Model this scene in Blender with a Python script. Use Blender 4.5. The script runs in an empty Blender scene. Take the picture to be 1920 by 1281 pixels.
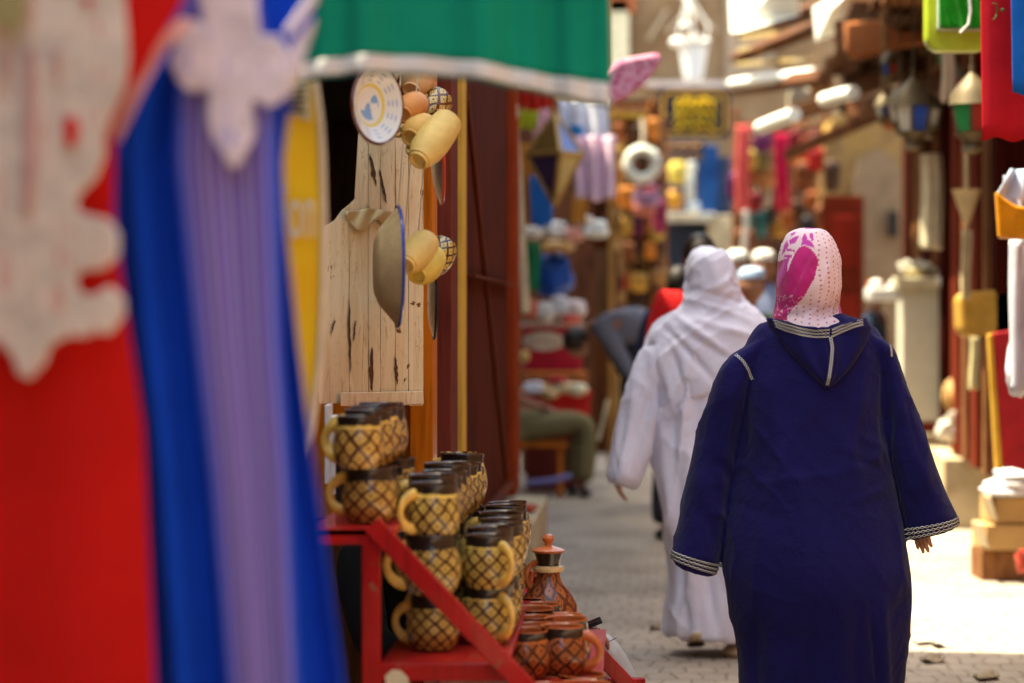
import bpy, bmesh, math, random
import numpy as np
from mathutils import Vector, Matrix, noise
from mathutils.bvhtree import BVHTree
random.seed(7)
PI = math.pi
R = math.radians
SC = bpy.context.scene
COL = SC.collection
# ------------------------------------------------------------------ camera
FPX = 4533.0      # focal length in photo pixels (85 mm on a 36 mm sensor, 1920 px wide)
CX, HY, CH = 960.0, 590.0, 1.35
cam = bpy.data.objects.new('camera', bpy.data.cameras.new('camera'))
COL.objects.link(cam); SC.camera = cam
cam.location = (0, 0, CH); cam.rotation_euler = (R(90), 0, 0)
cam.data.lens = 85; cam.data.sensor_width = 36; cam.data.clip_end = 500; cam.data.clip_start = .1
cam.data.shift_y = -(640.5 - HY) / 1920
cam.data.dof.use_dof = True
cam.data.dof.focus_distance = 7.05
cam.data.dof.aperture_fstop = 1.9
cam.data.dof.aperture_blades = 0
# ------------------------------------------------------------------ light
SUN_EL, SUN_AZ = 69.0, 281.0      # azimuth clockwise from +Y: from the left, slightly from ahead
w = bpy.data.worlds.new('World'); SC.world = w; w.use_nodes = True
nt = w.node_tree
bg = nt.nodes['Background']
sky = nt.nodes.new('ShaderNodeTexSky'); sky.sky_type = 'NISHITA'; sky.sun_disc = False
sky.sun_elevation = R(SUN_EL); sky.sun_rotation = R(SUN_AZ); sky.dust_density = 3.0; sky.air_density = 1.0
nt.links.new(sky.outputs[0], bg.inputs[0]); bg.inputs[1].default_value = .12
sl = bpy.data.lights.new('sun', 'SUN'); sl.energy = 2.6; sl.angle = R(.5); sl.color = (1, .93, .82)
so = bpy.data.objects.new('sun', sl); COL.objects.link(so)
sd = Vector((math.sin(R(SUN_AZ)) * math.cos(R(SUN_EL)), math.cos(R(SUN_AZ)) * math.cos(R(SUN_EL)), math.sin(R(SUN_EL))))
so.rotation_euler = (-sd).to_track_quat('-Z', 'Y').to_euler(); so.location = (-5, 0, 12)
SC.view_settings.view_transform = 'Standard'; SC.view_settings.look = 'None'
SC.view_settings.exposure = 2.65
SC.view_settings.use_white_balance = True; SC.view_settings.white_balance_temperature = 7650; SC.view_settings.white_balance_tint = -2
SC.view_settings.exposure = 2.65; SC.view_settings.gamma = 1
SC.cycles.max_bounces = 7; SC.cycles.diffuse_bounces = 4; SC.cycles.caustics_reflective = False; SC.cycles.caustics_refractive = False
# ------------------------------------------------------------------ helpers: picture position at a real distance -> world
def X(px, D): return (px - CX) / FPX * D
def Z(py, D): return CH - (py - HY) / FPX * D
def P(px, py, D): return Vector((X(px, D), D, Z(py, D)))
def LX(D): return -.195 + .053 * (D - 9)
def RX(D): return 2.62 + .098 * (D - 13)
def lerp(a, b, t): return a + (b - a) * t
def sstep(a, b, x):
    t = max(0., min(1., (x - a) / (b - a))); return t * t * (3 - 2 * t)
def interp(tab, x):
    """smooth interpolation of rows (x, a, b, ...) sorted by x"""
    if x <= tab[0][0]: return tab[0][1:]
    for a, b in zip(tab, tab[1:]):
        if x <= b[0]:
            t = (x - a[0]) / (b[0] - a[0])
            return tuple(lerp(p, q, t) for p, q in zip(a[1:], b[1:]))
    return tab[-1][1:]
# ------------------------------------------------------------------ materials
MATS = {}
class NT:
    def __init__(s, name, rough=.6):
        s.m = bpy.data.materials.new(name); s.m.use_nodes = True; s.t = s.m.node_tree
        s.b = s.t.nodes['Principled BSDF']; s.b.inputs['Roughness'].default_value = rough
        s.b.inputs['Specular IOR Level'].default_value = .22
    def n(s, t): return s.t.nodes.new(t)
    def l(s, a, b): s.t.links.new(a, b)
    def put(s, sock, v):
        if isinstance(v, (int, float)): sock.default_value = v
        elif isinstance(v, tuple): sock.default_value = (*v, 1) if len(v) == 3 and len(sock.default_value) == 4 else v
        else: s.l(v, sock)
    def mth(s, op, a, b=0., c=0.):
        n = s.n('ShaderNodeMath'); n.operation = op
        s.put(n.inputs[0], a); s.put(n.inputs[1], b); s.put(n.inputs[2], c); return n.outputs[0]
    def mix(s, f, a, b):
        n = s.n('ShaderNodeMix'); n.data_type = 'RGBA'
        s.put(n.inputs[0], f); s.put(n.inputs[6], a); s.put(n.inputs[7], b); return n.outputs[2]
    def co(s, kind='Object', sc=(1, 1, 1), rot=(0, 0, 0)):
        t = s.n('ShaderNodeTexCoord'); m = s.n('ShaderNodeMapping'); s.l(t.outputs[kind], m.inputs[0])
        m.inputs['Scale'].default_value = sc; m.inputs['Rotation'].default_value = rot; return m.outputs[0]
    def noise(s, vec, scale, det=4, rough=.55, dist=0.):
        n = s.n('ShaderNodeTexNoise'); s.l(vec, n.inputs['Vector']); n.inputs['Scale'].default_value = scale
        n.inputs['Detail'].default_value = det; n.inputs['Roughness'].default_value = rough; n.inputs['Distortion'].default_value = dist
        return n.outputs[0]
    def ramp(s, f, stops):
        n = s.n('ShaderNodeValToRGB'); s.l(f, n.inputs[0]); e = n.color_ramp.elements
        e[0].position = stops[0][0]; e[0].color = (*stops[0][1], 1); e[1].position = stops[-1][0]; e[1].color = (*stops[-1][1], 1)
        for p, c in stops[1:-1]:
            q = e.new(p); q.color = (*c, 1)
        return n.outputs[0]
    def uv(s):
        t = s.n('ShaderNodeTexCoord'); x = s.n('ShaderNodeSeparateXYZ'); s.l(t.outputs['UV'], x.inputs[0]); return x.outputs[0], x.outputs[1]
    def bump(s, h, st=.3, d=.01):
        n = s.n('ShaderNodeBump'); n.inputs['Strength'].default_value = st; n.inputs['Distance'].default_value = d
        s.l(h, n.inputs['Height']); s.l(n.outputs[0], s.b.inputs['Normal']); return n
    def col(s, c): s.put(s.b.inputs['Base Color'], c)
def sc3(c, k): return tuple(min(1., x * k) for x in c)
def plain(name, c, rough=.6, var=.22, scale=9, bump=.15, bscale=90, metal=0, coat=0):
    key = (name, c)
    if key in MATS: return MATS[key]
    t = NT(name, rough); v = t.co()
    f = t.noise(v, scale, 5, .6)
    t.col(t.ramp(f, [(.3, sc3(c, 1 - var)), (.7, sc3(c, 1 + var))]))
    t.b.inputs['Metallic'].default_value = metal
    t.b.inputs['Coat Weight'].default_value = coat; t.b.inputs['Coat Roughness'].default_value = .12
    if bump: t.bump(t.noise(v, bscale, 3), bump, .01)
    MATS[key] = t.m; return t.m
def fabric(name, c, var=.12, weave=500, rough=.85, sheen=.15, wr=.25):
    key = (name, c)
    if key in MATS: return MATS[key]
    t = NT(name, rough); v = t.co()
    f = t.noise(v, 5, 4, .6); g = t.noise(v, weave, 2, .6)
    h = t.mth('ADD', t.mth('MULTIPLY', f, .6), t.mth('MULTIPLY', g, .4))
    t.col(t.ramp(h, [(.35, sc3(c, 1 - var)), (.65, sc3(c, 1 + var))]))
    t.b.inputs['Sheen Weight'].default_value = sheen * .12; t.b.inputs['Sheen Roughness'].default_value = .5
    t.b.inputs['Specular IOR Level'].default_value = .06
    wv = t.noise(v, 34, 4, .6, .6)
    t.bump(t.mth('ADD', t.mth('MULTIPLY', g, .25), t.mth('MULTIPLY', wv, wr)), .45, .012)
    MATS[key] = t.m; return t.m
def wood(name, c, c2=None, grain=(14, 14, 1.2), rough=.6, bump=.35, coat=0):
    key = (name, c)
    if key in MATS: return MATS[key]
    t = NT(name, rough); v = t.co(sc=grain); c2 = c2 or sc3(c, .45); t.b.inputs['Specular IOR Level'].default_value = .03
    f = t.noise(v, 2.2, 6, .65, .8); big = t.noise(t.co(), 3.5, 3)
    g = t.mth('ADD', t.mth('MULTIPLY', f, .65), t.mth('MULTIPLY', big, .35))
    t.col(t.ramp(g, [(.33, c2), (.52, c), (.75, sc3(c, 1.3))])); t.b.inputs['Coat Weight'].default_value = coat
    t.bump(f, bump, .006); MATS[key] = t.m; return t.m
def stripes(name, cols, n, rough=.8, soft=True):
    t = NT(name, rough); u, v = t.uv()
    x = t.mth('FRACT', t.mth('MULTIPLY', u, n))
    k = len(cols); st = [(i / k, c) for i, c in enumerate(cols)] + [(1., cols[0])]
    rr_ = t.ramp(x, st)
    env = t.mth('MULTIPLY', t.mth('SINE', t.mth('MULTIPLY', u, PI)), 1.7); env = t.mth('MINIMUM', env, 1.)
    t.col(t.mix(env, (.003, .06, .52), rr_)); t.bump(t.noise(t.co(), 300, 2), .2, .004); return t.m
def glazed(name, base, line, rim=(.012, .009, .008), n=11, m=5.2):
    t = NT(name, .3); u, v = t.uv(); o = t.co(); oi = t.n('ShaderNodeObjectInfo').outputs['Random']; u = t.mth('ADD', u, oi)
    wob = t.mth('MULTIPLY', t.mth('SUBTRACT', t.noise(o, 22, 2), .5), .55)
    a = t.mth('ADD', t.mth('MULTIPLY', u, float(n)), wob); b = t.mth('MULTIPLY', v, t.mth('MULTIPLY', t.mth('ADD', t.mth('MULTIPLY', oi, .35), .82), m))
    def tri(p): return t.mth('MULTIPLY', t.mth('ABSOLUTE', t.mth('SUBTRACT', t.mth('FRACT', p), .5)), 2.)
    mx = t.mth('MAXIMUM', tri(t.mth('ADD', a, b)), tri(t.mth('SUBTRACT', a, b)))
    ln = t.mth('GREATER_THAN', mx, .70)
    dot = t.mth('LESS_THAN', mx, .23)
    ring = t.mth('MULTIPLY', t.mth('GREATER_THAN', mx, .42), t.mth('LESS_THAN', mx, .54))
    mask = t.mth('MAXIMUM', ln, t.mth('MAXIMUM', dot, ring))
    band = t.mth('MULTIPLY', t.mth('GREATER_THAN', v, .10), t.mth('LESS_THAN', v, .84))
    mask = t.mth('MULTIPLY', mask, band)
    f = t.noise(o, 16, 4)
    bc = t.ramp(f, [(.3, sc3(base, .7)), (.7, sc3(base, 1.25))])
    lc = t.ramp(t.noise(o, 60, 3), [(.35, line), (.8, sc3(line, 3.2))])
    bc = t.mix(t.mth('MULTIPLY', oi, .55), bc, sc3(base, .62)); c = t.mix(mask, bc, lc)
    edge = t.mth('ADD', t.mth('ADD', v, t.mth('MULTIPLY', oi, .06)), t.mth('MULTIPLY', t.mth('SUBTRACT', t.noise(o, 40, 3), .5), .10))
    c = t.mix(t.mth('GREATER_THAN', edge, .885), c, rim)
    t.col(c); t.b.inputs['Coat Weight'].default_value = .6; t.b.inputs['Coat Roughness'].default_value = .1
    t.bump(t.noise(o, 45, 3), .15, .004); return t.m
def stitched():
    """chain-stitch braid: white crossed threads on dark ground; u runs along in chains, v across"""
    t = NT('braid_trim', .75); u, v = t.uv()
    x = t.mth('FRACT', u)
    tri = t.mth('ABSOLUTE', t.mth('SUBTRACT', x, .5))          # 0..0.5
    y = t.mth('ABSOLUTE', t.mth('SUBTRACT', t.mth('FRACT', v), .5))
    d = t.mth('ABSOLUTE', t.mth('SUBTRACT', tri, y))
    m = t.mth('LESS_THAN', d, .115)
    t.col(t.mix(m, (.008, .009, .03), (.62, .64, .60)))
    t.bump(m, .5, .002); return t.m
# ------------------------------------------------------------------ mesh builder
class MB:
    def __init__(s): s.v = []; s.f = []; s.uv = []; s.has_uv = False; s.mi = []
    def add(s, vs, fs, uvs=None, m=0):
        b = len(s.v); s.v += [tuple(v) for v in vs]
        s.uv += (uvs if uvs else [(0, 0)] * len(vs)); s.has_uv |= bool(uvs)
        s.f += [tuple(b + i for i in f) for f in fs]; s.mi += [m] * len(fs); return s
    def box(s, c, d, rz=0., m=0, rot=None):
        Mx = rot or Matrix.Rotation(rz, 3, 'Z'); c = Vector(c)
        vs = [c + Mx @ Vector((sx * d[0] / 2, sy * d[1] / 2, sz * d[2] / 2)) for sz in (-1, 1) for sy in (-1, 1) for sx in (-1, 1)]
        return s.add(vs, [(0, 2, 3, 1), (4, 5, 7, 6), (0, 1, 5, 4), (2, 6, 7, 3), (0, 4, 6, 2), (1, 3, 7, 5)], m=m)
    def bar(s, p, q, wx, wy, up=(0, 1, 0)):
        p, q = Vector(p), Vector(q); z = (q - p).normalized(); x = Vector(up).cross(z)
        if x.length < 1e-4: x = Vector((1, 0, 0)).cross(z)
        x.normalize(); y = z.cross(x)
        M = Matrix((x, y, z)).transposed()
        return s.box((p + q) / 2, (wx, wy, (q - p).length), rot=M)
    def tube(s, pts, r, n=10, caps=True, flat=None):
        pts = [Vector(p) for p in pts]; k = len(pts); rr = r if isinstance(r, (list, tuple)) else [r] * k
        vs = []; prev = None
        for i, p in enumerate(pts):
            d = (pts[min(i + 1, k - 1)] - pts[max(i - 1, 0)]).normalized()
            if prev is None:
                a = Vector((0, 0, 1)) if abs(d.z) < .9 else Vector((1, 0, 0)); x = a.cross(d).normalized()
            else: x = (prev - d * prev.dot(d)).normalized()
            prev = x; y = d.cross(x)
            for j in range(n):
                t = 2 * PI * j / n; vs.append(p + (x * math.cos(t) + y * math.sin(t) * (flat or 1)) * rr[i])
        fs = [(i * n + j, i * n + (j + 1) % n, (i + 1) * n + (j + 1) % n, (i + 1) * n + j) for i in range(k - 1) for j in range(n)]
        if caps: fs += [tuple(range(n - 1, -1, -1)), tuple((k - 1) * n + j for j in range(n))]
        return s.add(vs, fs)
    def lathe(s, prof, c=(0, 0, 0), n=28, M=None, v0=0., v1=1., uvs=True, wob=0.):
        M = M or Matrix.Identity(3); c = Vector(c)
        L = [0.]
        for a, b in zip(prof, prof[1:]): L.append(L[-1] + math.hypot(a[0] - b[0], a[1] - b[1]))
        vs = []; uv = []
        for i, (r, z) in enumerate(prof):
            for j in range(n + 1):
                t = 2 * PI * j / n; rr = r * (1 + wob * math.sin(3 * t + z * 9))
                vs.append(c + M @ Vector((rr * math.cos(t), rr * math.sin(t), z))); uv.append((j / n, v0 + (v1 - v0) * L[i] / L[-1]))
        N = n + 1
        fs = [(i * N + j, i * N + j + 1, (i + 1) * N + j + 1, (i + 1) * N + j) for i in range(len(prof) - 1) for j in range(n)]
        return s.add(vs, fs, uv if uvs else None)
    def grid(s, fn, nu, nv, uvs=True):
        vs = []; uv = []
        for i in range(nv + 1):
            for j in range(nu + 1):
                u, v = j / nu, i / nv; vs.append(fn(u, v)); uv.append((u, v))
        N = nu + 1
        return s.add(vs, [(i * N + j, i * N + j + 1, (i + 1) * N + j + 1, (i + 1) * N + j) for i in range(nv) for j in range(nu)], uv)
    def ball(s, c, r, nu=20, nv=12, fn=None, M=None):
        c = Vector(c); r = r if isinstance(r, (tuple, list)) else (r, r, r); vs = []; M = M or Matrix.Identity(3)
        for i in range(nv + 1):
            ph = PI * i / nv
            for j in range(nu):
                th = 2 * PI * j / nu
                d = Vector((math.sin(ph) * math.cos(th), math.sin(ph) * math.sin(th), math.cos(ph)))
                k = fn(d) if fn else 1.
                vs.append(c + M @ Vector((d.x * r[0] * k, d.y * r[1] * k, d.z * r[2] * k)))
        fs = [(i * nu + j, (i + 1) * nu + j, (i + 1) * nu + (j + 1) % nu, i * nu + (j + 1) % nu) for i in range(nv) for j in range(nu)]
        return s.add(vs, fs)
    def rings(s, rg, n=40, close=True, uvs=None, wave=None):
        """rg: list of (center, axisA, axisB); wave(i, theta) scales"""
        vs = []; uv = []; k = len(rg)
        for i, (c, a, b) in enumerate(rg):
            for j in range(n):
                t = 2 * PI * j / n; q = wave(i, t) if wave else 1.
                vs.append(c + (a * math.cos(t) + b * math.sin(t)) * q); uv.append((j / n, i / (k - 1)))
        fs = [(i * n + j, i * n + (j + 1) % n, (i + 1) * n + (j + 1) % n, (i + 1) * n + j) for i in range(k - 1) for j in range(n)]
        if close: fs += [tuple(range(n - 1, -1, -1)), tuple((k - 1) * n + j for j in range(n))]
        return s.add(vs, fs, uv if uvs else None)
    def prism(s, pts, D, th, cv=None):
        """outline in picture pixels at distance D, thickness th (away from camera)"""
        vs = [P(a, b, D) if cv is None else cv(a, b) for a, b in pts]; k = len(vs)
        bk = [v + Vector((0, th, 0)) for v in vs]
        return s.add(vs + bk, [tuple(range(k)), tuple(range(2 * k - 1, k - 1, -1))] + [(i, i + k, (i + 1) % k + k, (i + 1) % k) for i in range(k)])
    def mesh(s, name='mesh', mats=()):
        me = bpy.data.meshes.new(name); me.from_pydata(s.v, [], s.f)
        if s.has_uv:
            ul = me.uv_layers.new(name='UVMap'); vi = np.zeros(len(me.loops), dtype=np.int32); me.loops.foreach_get('vertex_index', vi)
            ul.data.foreach_set('uv', np.array(s.uv, dtype=np.float32)[vi].ravel())
        for m in mats: me.materials.append(m)
        if any(s.mi): me.polygons.foreach_set('material_index', s.mi)
        me.update(); return me
    def build(s, name, mat, parent=None, smooth=True, bevel=0., solid=0., sub=0, keep=False):
        me = s.mesh(name, mat if isinstance(mat, (list, tuple)) else [mat])
        return link(name, me, parent, smooth, bevel, solid, sub)
def fixn(me):
    bm = bmesh.new(); bm.from_mesh(me); bmesh.ops.recalc_face_normals(bm, faces=bm.faces); bm.to_mesh(me); bm.free()
def link(name, me, parent=None, smooth=True, bevel=0., solid=0., sub=0):
    fixn(me)
    o = bpy.data.objects.new(name, me); COL.objects.link(o)
    vs = np.zeros(len(me.vertices) * 3, dtype=np.float32); me.vertices.foreach_get('co', vs); vs = vs.reshape(-1, 3)
    if parent is None:
        mn, mx = vs.min(0), vs.max(0); org = np.array([(mn[0] + mx[0]) / 2, (mn[1] + mx[1]) / 2, mn[2]])
        o.location = org.tolist()
    else:
        q = parent; org = np.zeros(3)
        while q is not None: org = org + np.array(q.location); q = q.parent
        o.parent = parent
    me.vertices.foreach_set('co', (vs - org).astype(np.float32).ravel()); me.update()
    if smooth:
        me.polygons.foreach_set('use_smooth', [True] * len(me.polygons))
        try: me.set_sharp_from_angle(angle=R(38))
        except Exception: pass
    if bevel:
        b = o.modifiers.new('bevel', 'BEVEL'); b.width = bevel; b.segments = 2; b.limit_method = 'ANGLE'
    if solid:
        b = o.modifiers.new('solid', 'SOLIDIFY'); b.thickness = solid; b.offset = 0
    if sub:
        b = o.modifiers.new('sub', 'SUBSURF'); b.levels = sub; b.render_levels = sub
    return o
def tag(o, label=None, cat=None, group=None, kind=None):
    if label: o['label'] = label
    if cat: o['category'] = cat
    if group: o['group'] = group
    if kind: o['kind'] = kind
    return o
def thing(name, label, cat, loc=(0, 0, 0), group=None):
    o = bpy.data.objects.new(name, None); COL.objects.link(o); o.location = loc; o.empty_display_size = .05
    return tag(o, label, cat, group)
def copy_tree(o, parent=None):
    c = o.copy(); COL.objects.link(c); c.parent = parent
    for ch in list(o.children): copy_tree(ch, c)
    return c
def evaluated(me, mods):
    """apply modifiers given as (type, {settings}) and return the resulting mesh"""
    o = bpy.data.objects.new('tmp', me); COL.objects.link(o)
    for t, kw in mods:
        m = o.modifiers.new(t, t)
        for k, v in kw.items(): setattr(m, k, v)
    dg = bpy.context.evaluated_depsgraph_get(); dg.update()
    out = bpy.data.meshes.new_from_object(o.evaluated_get(dg)); bpy.data.objects.remove(o); return out
def remeshed(mb, voxel=.008, smooth=6):
    me = mb.mesh('tmp'); fixn(me)
    return evaluated(me, [('REMESH', dict(mode='VOXEL', voxel_size=voxel, use_smooth_shade=True)), ('SMOOTH', dict(factor=.5, iterations=smooth))])
def skin(joints, edges, sub=2):
    """one continuous surface grown round a skeleton: joints {name: (pos, radius)}; the first joint is the root"""
    names = list(joints); me = bpy.data.meshes.new('skin')
    me.from_pydata([tuple(joints[n][0]) for n in names], [(names.index(a), names.index(b)) for a, b in edges], [])
    o = bpy.data.objects.new('tmp', me); COL.objects.link(o)
    m = o.modifiers.new('s', 'SKIN'); m.use_smooth_shade = True
    for i, n in enumerate(names):
        r = joints[n][1]; sv = me.skin_vertices[0].data[i]; sv.radius = r if isinstance(r, tuple) else (r, r); sv.use_root = (i == 0)
    if sub:
        q = o.modifiers.new('q', 'SUBSURF'); q.levels = sub; q.render_levels = sub
    dg = bpy.context.evaluated_depsgraph_get(); dg.update()
    out = bpy.data.meshes.new_from_object(o.evaluated_get(dg)); bpy.data.objects.remove(o); return out
def mesh_to_mb(me, mb):
    return mb.add([tuple(v.co) for v in me.vertices], [tuple(p.vertices) for p in me.polygons])
def displace(me, fn):
    """push each vertex along its normal by fn(co, normal)"""
    me.update(); n = len(me.vertices); co = np.zeros(n * 3, dtype=np.float32); no = np.zeros(n * 3, dtype=np.float32)
    me.vertices.foreach_get('co', co); me.vertices.foreach_get('normal', no)
    co = co.reshape(-1, 3); no = no.reshape(-1, 3)
    d = fn(co, no); co = co + no * d[:, None]; me.vertices.foreach_set('co', co.astype(np.float32).ravel()); me.update()
def seg_dist(px, py, a, b):
    ax, ay = a; bx, by = b; dx, dy = bx - ax, by - ay; L = dx * dx + dy * dy
    t = np.clip(((px - ax) * dx + (py - ay) * dy) / L, 0, 1)
    sd_ = ((px - ax) * dy - (py - ay) * dx) / math.sqrt(L)
    return np.hypot(px - ax - t * dx, py - ay - t * dy), t, sd_
def folds(D, lines, side=-1):
    """fold lines in picture pixels on the side facing the camera: (x0,y0,x1,y1,width_px,amp_m)"""
    def fn(co, no):
        px = CX + co[:, 0] / D * FPX; py = HY + (CH - co[:, 2]) / D * FPX
        d = np.zeros(len(co)); face = np.clip(-no[:, 1] * 1.6, 0, 1) if side < 0 else 1.
        for x0, y0, x1, y1, w_, a in lines:
            ds, t, _ = seg_dist(px, py, (x0, y0), (x1, y1))
            d += a * np.exp(-(ds / w_) ** 2) * (.35 + .65 * np.sin(PI * np.clip(t, .02, .98)))
        return d * face
    return fn
def both(*fns):
    return lambda co, no: sum(f(co, no) for f in fns)
def small_noise(sc, amp, st=(1, 1, 1)):
    def fn(co, no):
        return np.array([noise.noise(Vector((c[0] * sc * st[0], c[1] * sc * st[1], c[2] * sc * st[2]))) for c in co]) * amp
    return fn
# ================================================================== SETTING
def ground_mat():
    t = NT('paving', .8); o = t.co(rot=(0, 0, R(4)))
    br = t.n('ShaderNodeTexBrick'); wn = t.n('ShaderNodeVectorMath'); wn.operation = 'ADD'
    nz = t.n('ShaderNodeTexNoise'); t.l(o, nz.inputs['Vector']); nz.inputs['Scale'].default_value = 3.
    sm = t.n('ShaderNodeVectorMath'); sm.operation = 'SCALE'; t.l(nz.outputs['Color'], sm.inputs[0]); sm.inputs['Scale'].default_value = .14
    t.l(o, wn.inputs[0]); t.l(sm.outputs[0], wn.inputs[1]); t.l(wn.outputs[0], br.inputs['Vector'])
    br.inputs['Scale'].default_value = 1.; br.inputs['Brick Width'].default_value = .105; br.inputs['Row Height'].default_value = .16
    br.inputs['Mortar Size'].default_value = .008; br.inputs['Mortar Smooth'].default_value = .8
    br.inputs['Color1'].default_value = (.41, .35, .295, 1); br.inputs['Color2'].default_value = (.365, .31, .26, 1); br.inputs['Mortar'].default_value = (.27, .225, .18, 1)
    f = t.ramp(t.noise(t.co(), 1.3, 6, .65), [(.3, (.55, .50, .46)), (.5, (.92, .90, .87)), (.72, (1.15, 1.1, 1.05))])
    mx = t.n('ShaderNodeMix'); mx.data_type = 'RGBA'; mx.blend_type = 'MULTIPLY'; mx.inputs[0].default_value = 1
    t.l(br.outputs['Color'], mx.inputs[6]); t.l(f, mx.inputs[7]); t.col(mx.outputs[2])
    h = t.mth('ADD', t.mth('MULTIPLY', br.outputs['Fac'], -.8), t.mth('MULTIPLY', t.noise(t.co(), 14, 5), .8))
    t.bump(h, .6, .012); return t.m
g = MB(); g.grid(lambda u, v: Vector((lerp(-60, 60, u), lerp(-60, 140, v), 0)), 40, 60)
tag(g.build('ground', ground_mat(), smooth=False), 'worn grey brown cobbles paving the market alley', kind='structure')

def plaster(name, a, b, c, sc=1.2):
    t = NT(name, .9); o = t.co(); t.b.inputs['Specular IOR Level'].default_value = .05
    f = t.noise(o, sc, 7, .65, .4)
    t.col(t.ramp(f, [(.3, a), (.5, b), (.7, c)])); t.bump(t.noise(o, 9, 6), .6, .02); return t.m
M_DARKWOOD = wood('dark_wood', (.12, .045, .02)); M_MAROON = wood('maroon_wood', (.045, .006, .003), (.022, .003, .0015), grain=(5, 5, .6), rough=.6)
M_MAROON2 = wood('maroon_trim', (.15, .022, .010), (.06, .009, .005), rough=.55)
M_ORANGEWOOD = wood('orange_wood', (.52, .15, .012), (.24, .05, .006), rough=.4, coat=.3)
M_YPOST = wood('ochre_post', (.62, .36, .06), (.40, .20, .03), rough=.6)
M_BROWN = wood('brown_wood', (.26, .115, .05), (.09, .035, .015)); M_CREAM = plain('cream_paint', (.62, .55, .38), .6)
M_STONE = plaster('pale_stone', (.30, .23, .14), (.46, .37, .24), (.56, .46, .31), 4)
M_REDP = wood('red_paint', (.34, .012, .012), (.20, .008, .007), rough=.42, bump=.15, coat=.25)
def chipped(m):
    t = m.node_tree; bs = t.nodes['Principled BSDF']; src = bs.inputs['Base Color'].links[0].from_socket
    co = t.nodes.new('ShaderNodeTexCoord'); nz = t.nodes.new('ShaderNodeTexNoise'); nz.inputs['Scale'].default_value = 22; nz.inputs['Detail'].default_value = 8; nz.inputs['Roughness'].default_value = .72
    t.links.new(co.outputs['Object'], nz.inputs['Vector']); gt = t.nodes.new('ShaderNodeMath'); gt.operation = 'GREATER_THAN'; gt.inputs[1].default_value = .625; t.links.new(nz.outputs[0], gt.inputs[0])
    mx = t.nodes.new('ShaderNodeMix'); mx.data_type = 'RGBA'; t.links.new(gt.outputs[0], mx.inputs[0]); t.links.new(src, mx.inputs[6]); mx.inputs[7].default_value = (.20, .09, .045, 1); t.links.new(mx.outputs[2], bs.inputs['Base Color'])
chipped(M_REDP)
M_BLACK = plain('black_iron', (.012, .012, .014), .4)
for m_ in (M_MAROON, M_MAROON2): m_.node_tree.nodes['Principled BSDF'].inputs['Specular IOR Level'].default_value = .03; m_.node_tree.nodes['Principled BSDF'].inputs['Roughness'].default_value = .95
M_WHITE = plain('white_paint', (.72, .71, .68), .5, .06)

# ---- shops along the near side (plane LX), seen edge on
shop = thing('pottery_shop', 'long wooden shop front with maroon folded shutters beside the mug rack', 'shop', (LX(9), 9, 0))
def slab(x0, x1, y0, y1, z0, z1, name, mat, par, skew=.053):
    b = MB(); vs = []
    for z in (z0, z1):
        for (x, y) in ((x0, y0), (x1, y0), (x1, y1), (x0, y1)): vs.append((x + LX(y), y, z))
    b.add(vs, [(0, 1, 2, 3), (4, 5, 6, 7), (0, 1, 5, 4), (1, 2, 6, 5), (2, 3, 7, 6), (3, 0, 4, 7)])
    return b.build(name, mat, par, smooth=False, bevel=.004)
slab(-1.6, -.80, 10.2, 26, 2.35, 5.5, 'shade_wall', plaster('brown_plaster_far', (.10, .06, .035), (.16, .10, .06), (.22, .14, .09)), shop)  # unseen wall, height set to place the sun's shadow edge
slab(-1.6, -.80, 1.5, 6.3, 2.35, 4.2, 'shade_wall', plaster('brown_plaster_near', (.10, .06, .035), (.16, .10, .06), (.22, .14, .09)), shop)  # unseen, kept lower so light reaches the near cloths
slab(-1.6, -.80, 6.3, 10.2, 2.35, 8.3, 'shade_wall', plaster('brown_plaster', (.10, .06, .035), (.16, .10, .06), (.22, .14, .09)), shop)  # out of view, raised so its shadow covers the near alley
slab(-1.7, -1.5, 1.5, 21, 0, 2.35, 'wall', M_DARKWOOD, shop)
slab(-.80, .08, 8.6, 17, 3.2, 3.32, 'roof', M_DARKWOOD, shop)
slab(-1.49, -.03, 12.55, 12.7, 0, 3.1, 'partition', M_DARKWOOD, shop)
# folded shutter: a leaf with rails, cross brace and thin edging, standing open along the alley
sh = slab(-.055, -.005, 9.15, 12.35, .42, 3.1, 'shutter', wood('red_brown_leaf', (.085, .013, .004), (.035, .005, .0015), grain=(5, 5, .6), rough=.9), shop)
b = MB()
def on_leaf(D, z, off=.012): return Vector((LX(D) + off, D, z))
b.bar(on_leaf(9.35, 2.2, .004), on_leaf(12.1, .55, .004), .05, .012, up=(1, 0, 0))
for z_ in (.5, 1.5, 2.6): b.bar(on_leaf(9.3, z_, .003), on_leaf(12.2, z_, .003), .07, .012, up=(0, 0, 1))
b.build('brace', wood('maroon_brace', (.12, .02, .006), (.06, .01, .003)), sh, smooth=False, bevel=.003)
FRM = wood('red_frame', (.30, .045, .012), (.16, .02, .006), rough=.8)
slab(-.01, .035, 12.36, 12.50, .42, 3.1, 'door_frame', FRM, shop)
slab(.0, .025, 12.9, 12.98, .42, 3.1, 'door_frame', FRM, shop)
slab(-.014, .040, 8.6, 8.8, 0, 3.1, 'post', M_YPOST, shop)
slab(-.02, .054, 7.9, 8.2, 0, 3.1, 'door_jamb', wood('plum_jamb', (.15, .03, .018), (.08, .014, .01)), shop)
slab(.0, .068, 7.05, 7.2, 0, 3.1, 'door_frame', M_ORANGEWOOD, shop)
slab(-.62, .0, 7.12, 7.2, .75, 1.2, 'panel', M_ORANGEWOOD, shop)
slab(-.62, .0, 7.13, 7.2, .2, .74, 'panel', M_DARKWOOD, shop)
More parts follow.
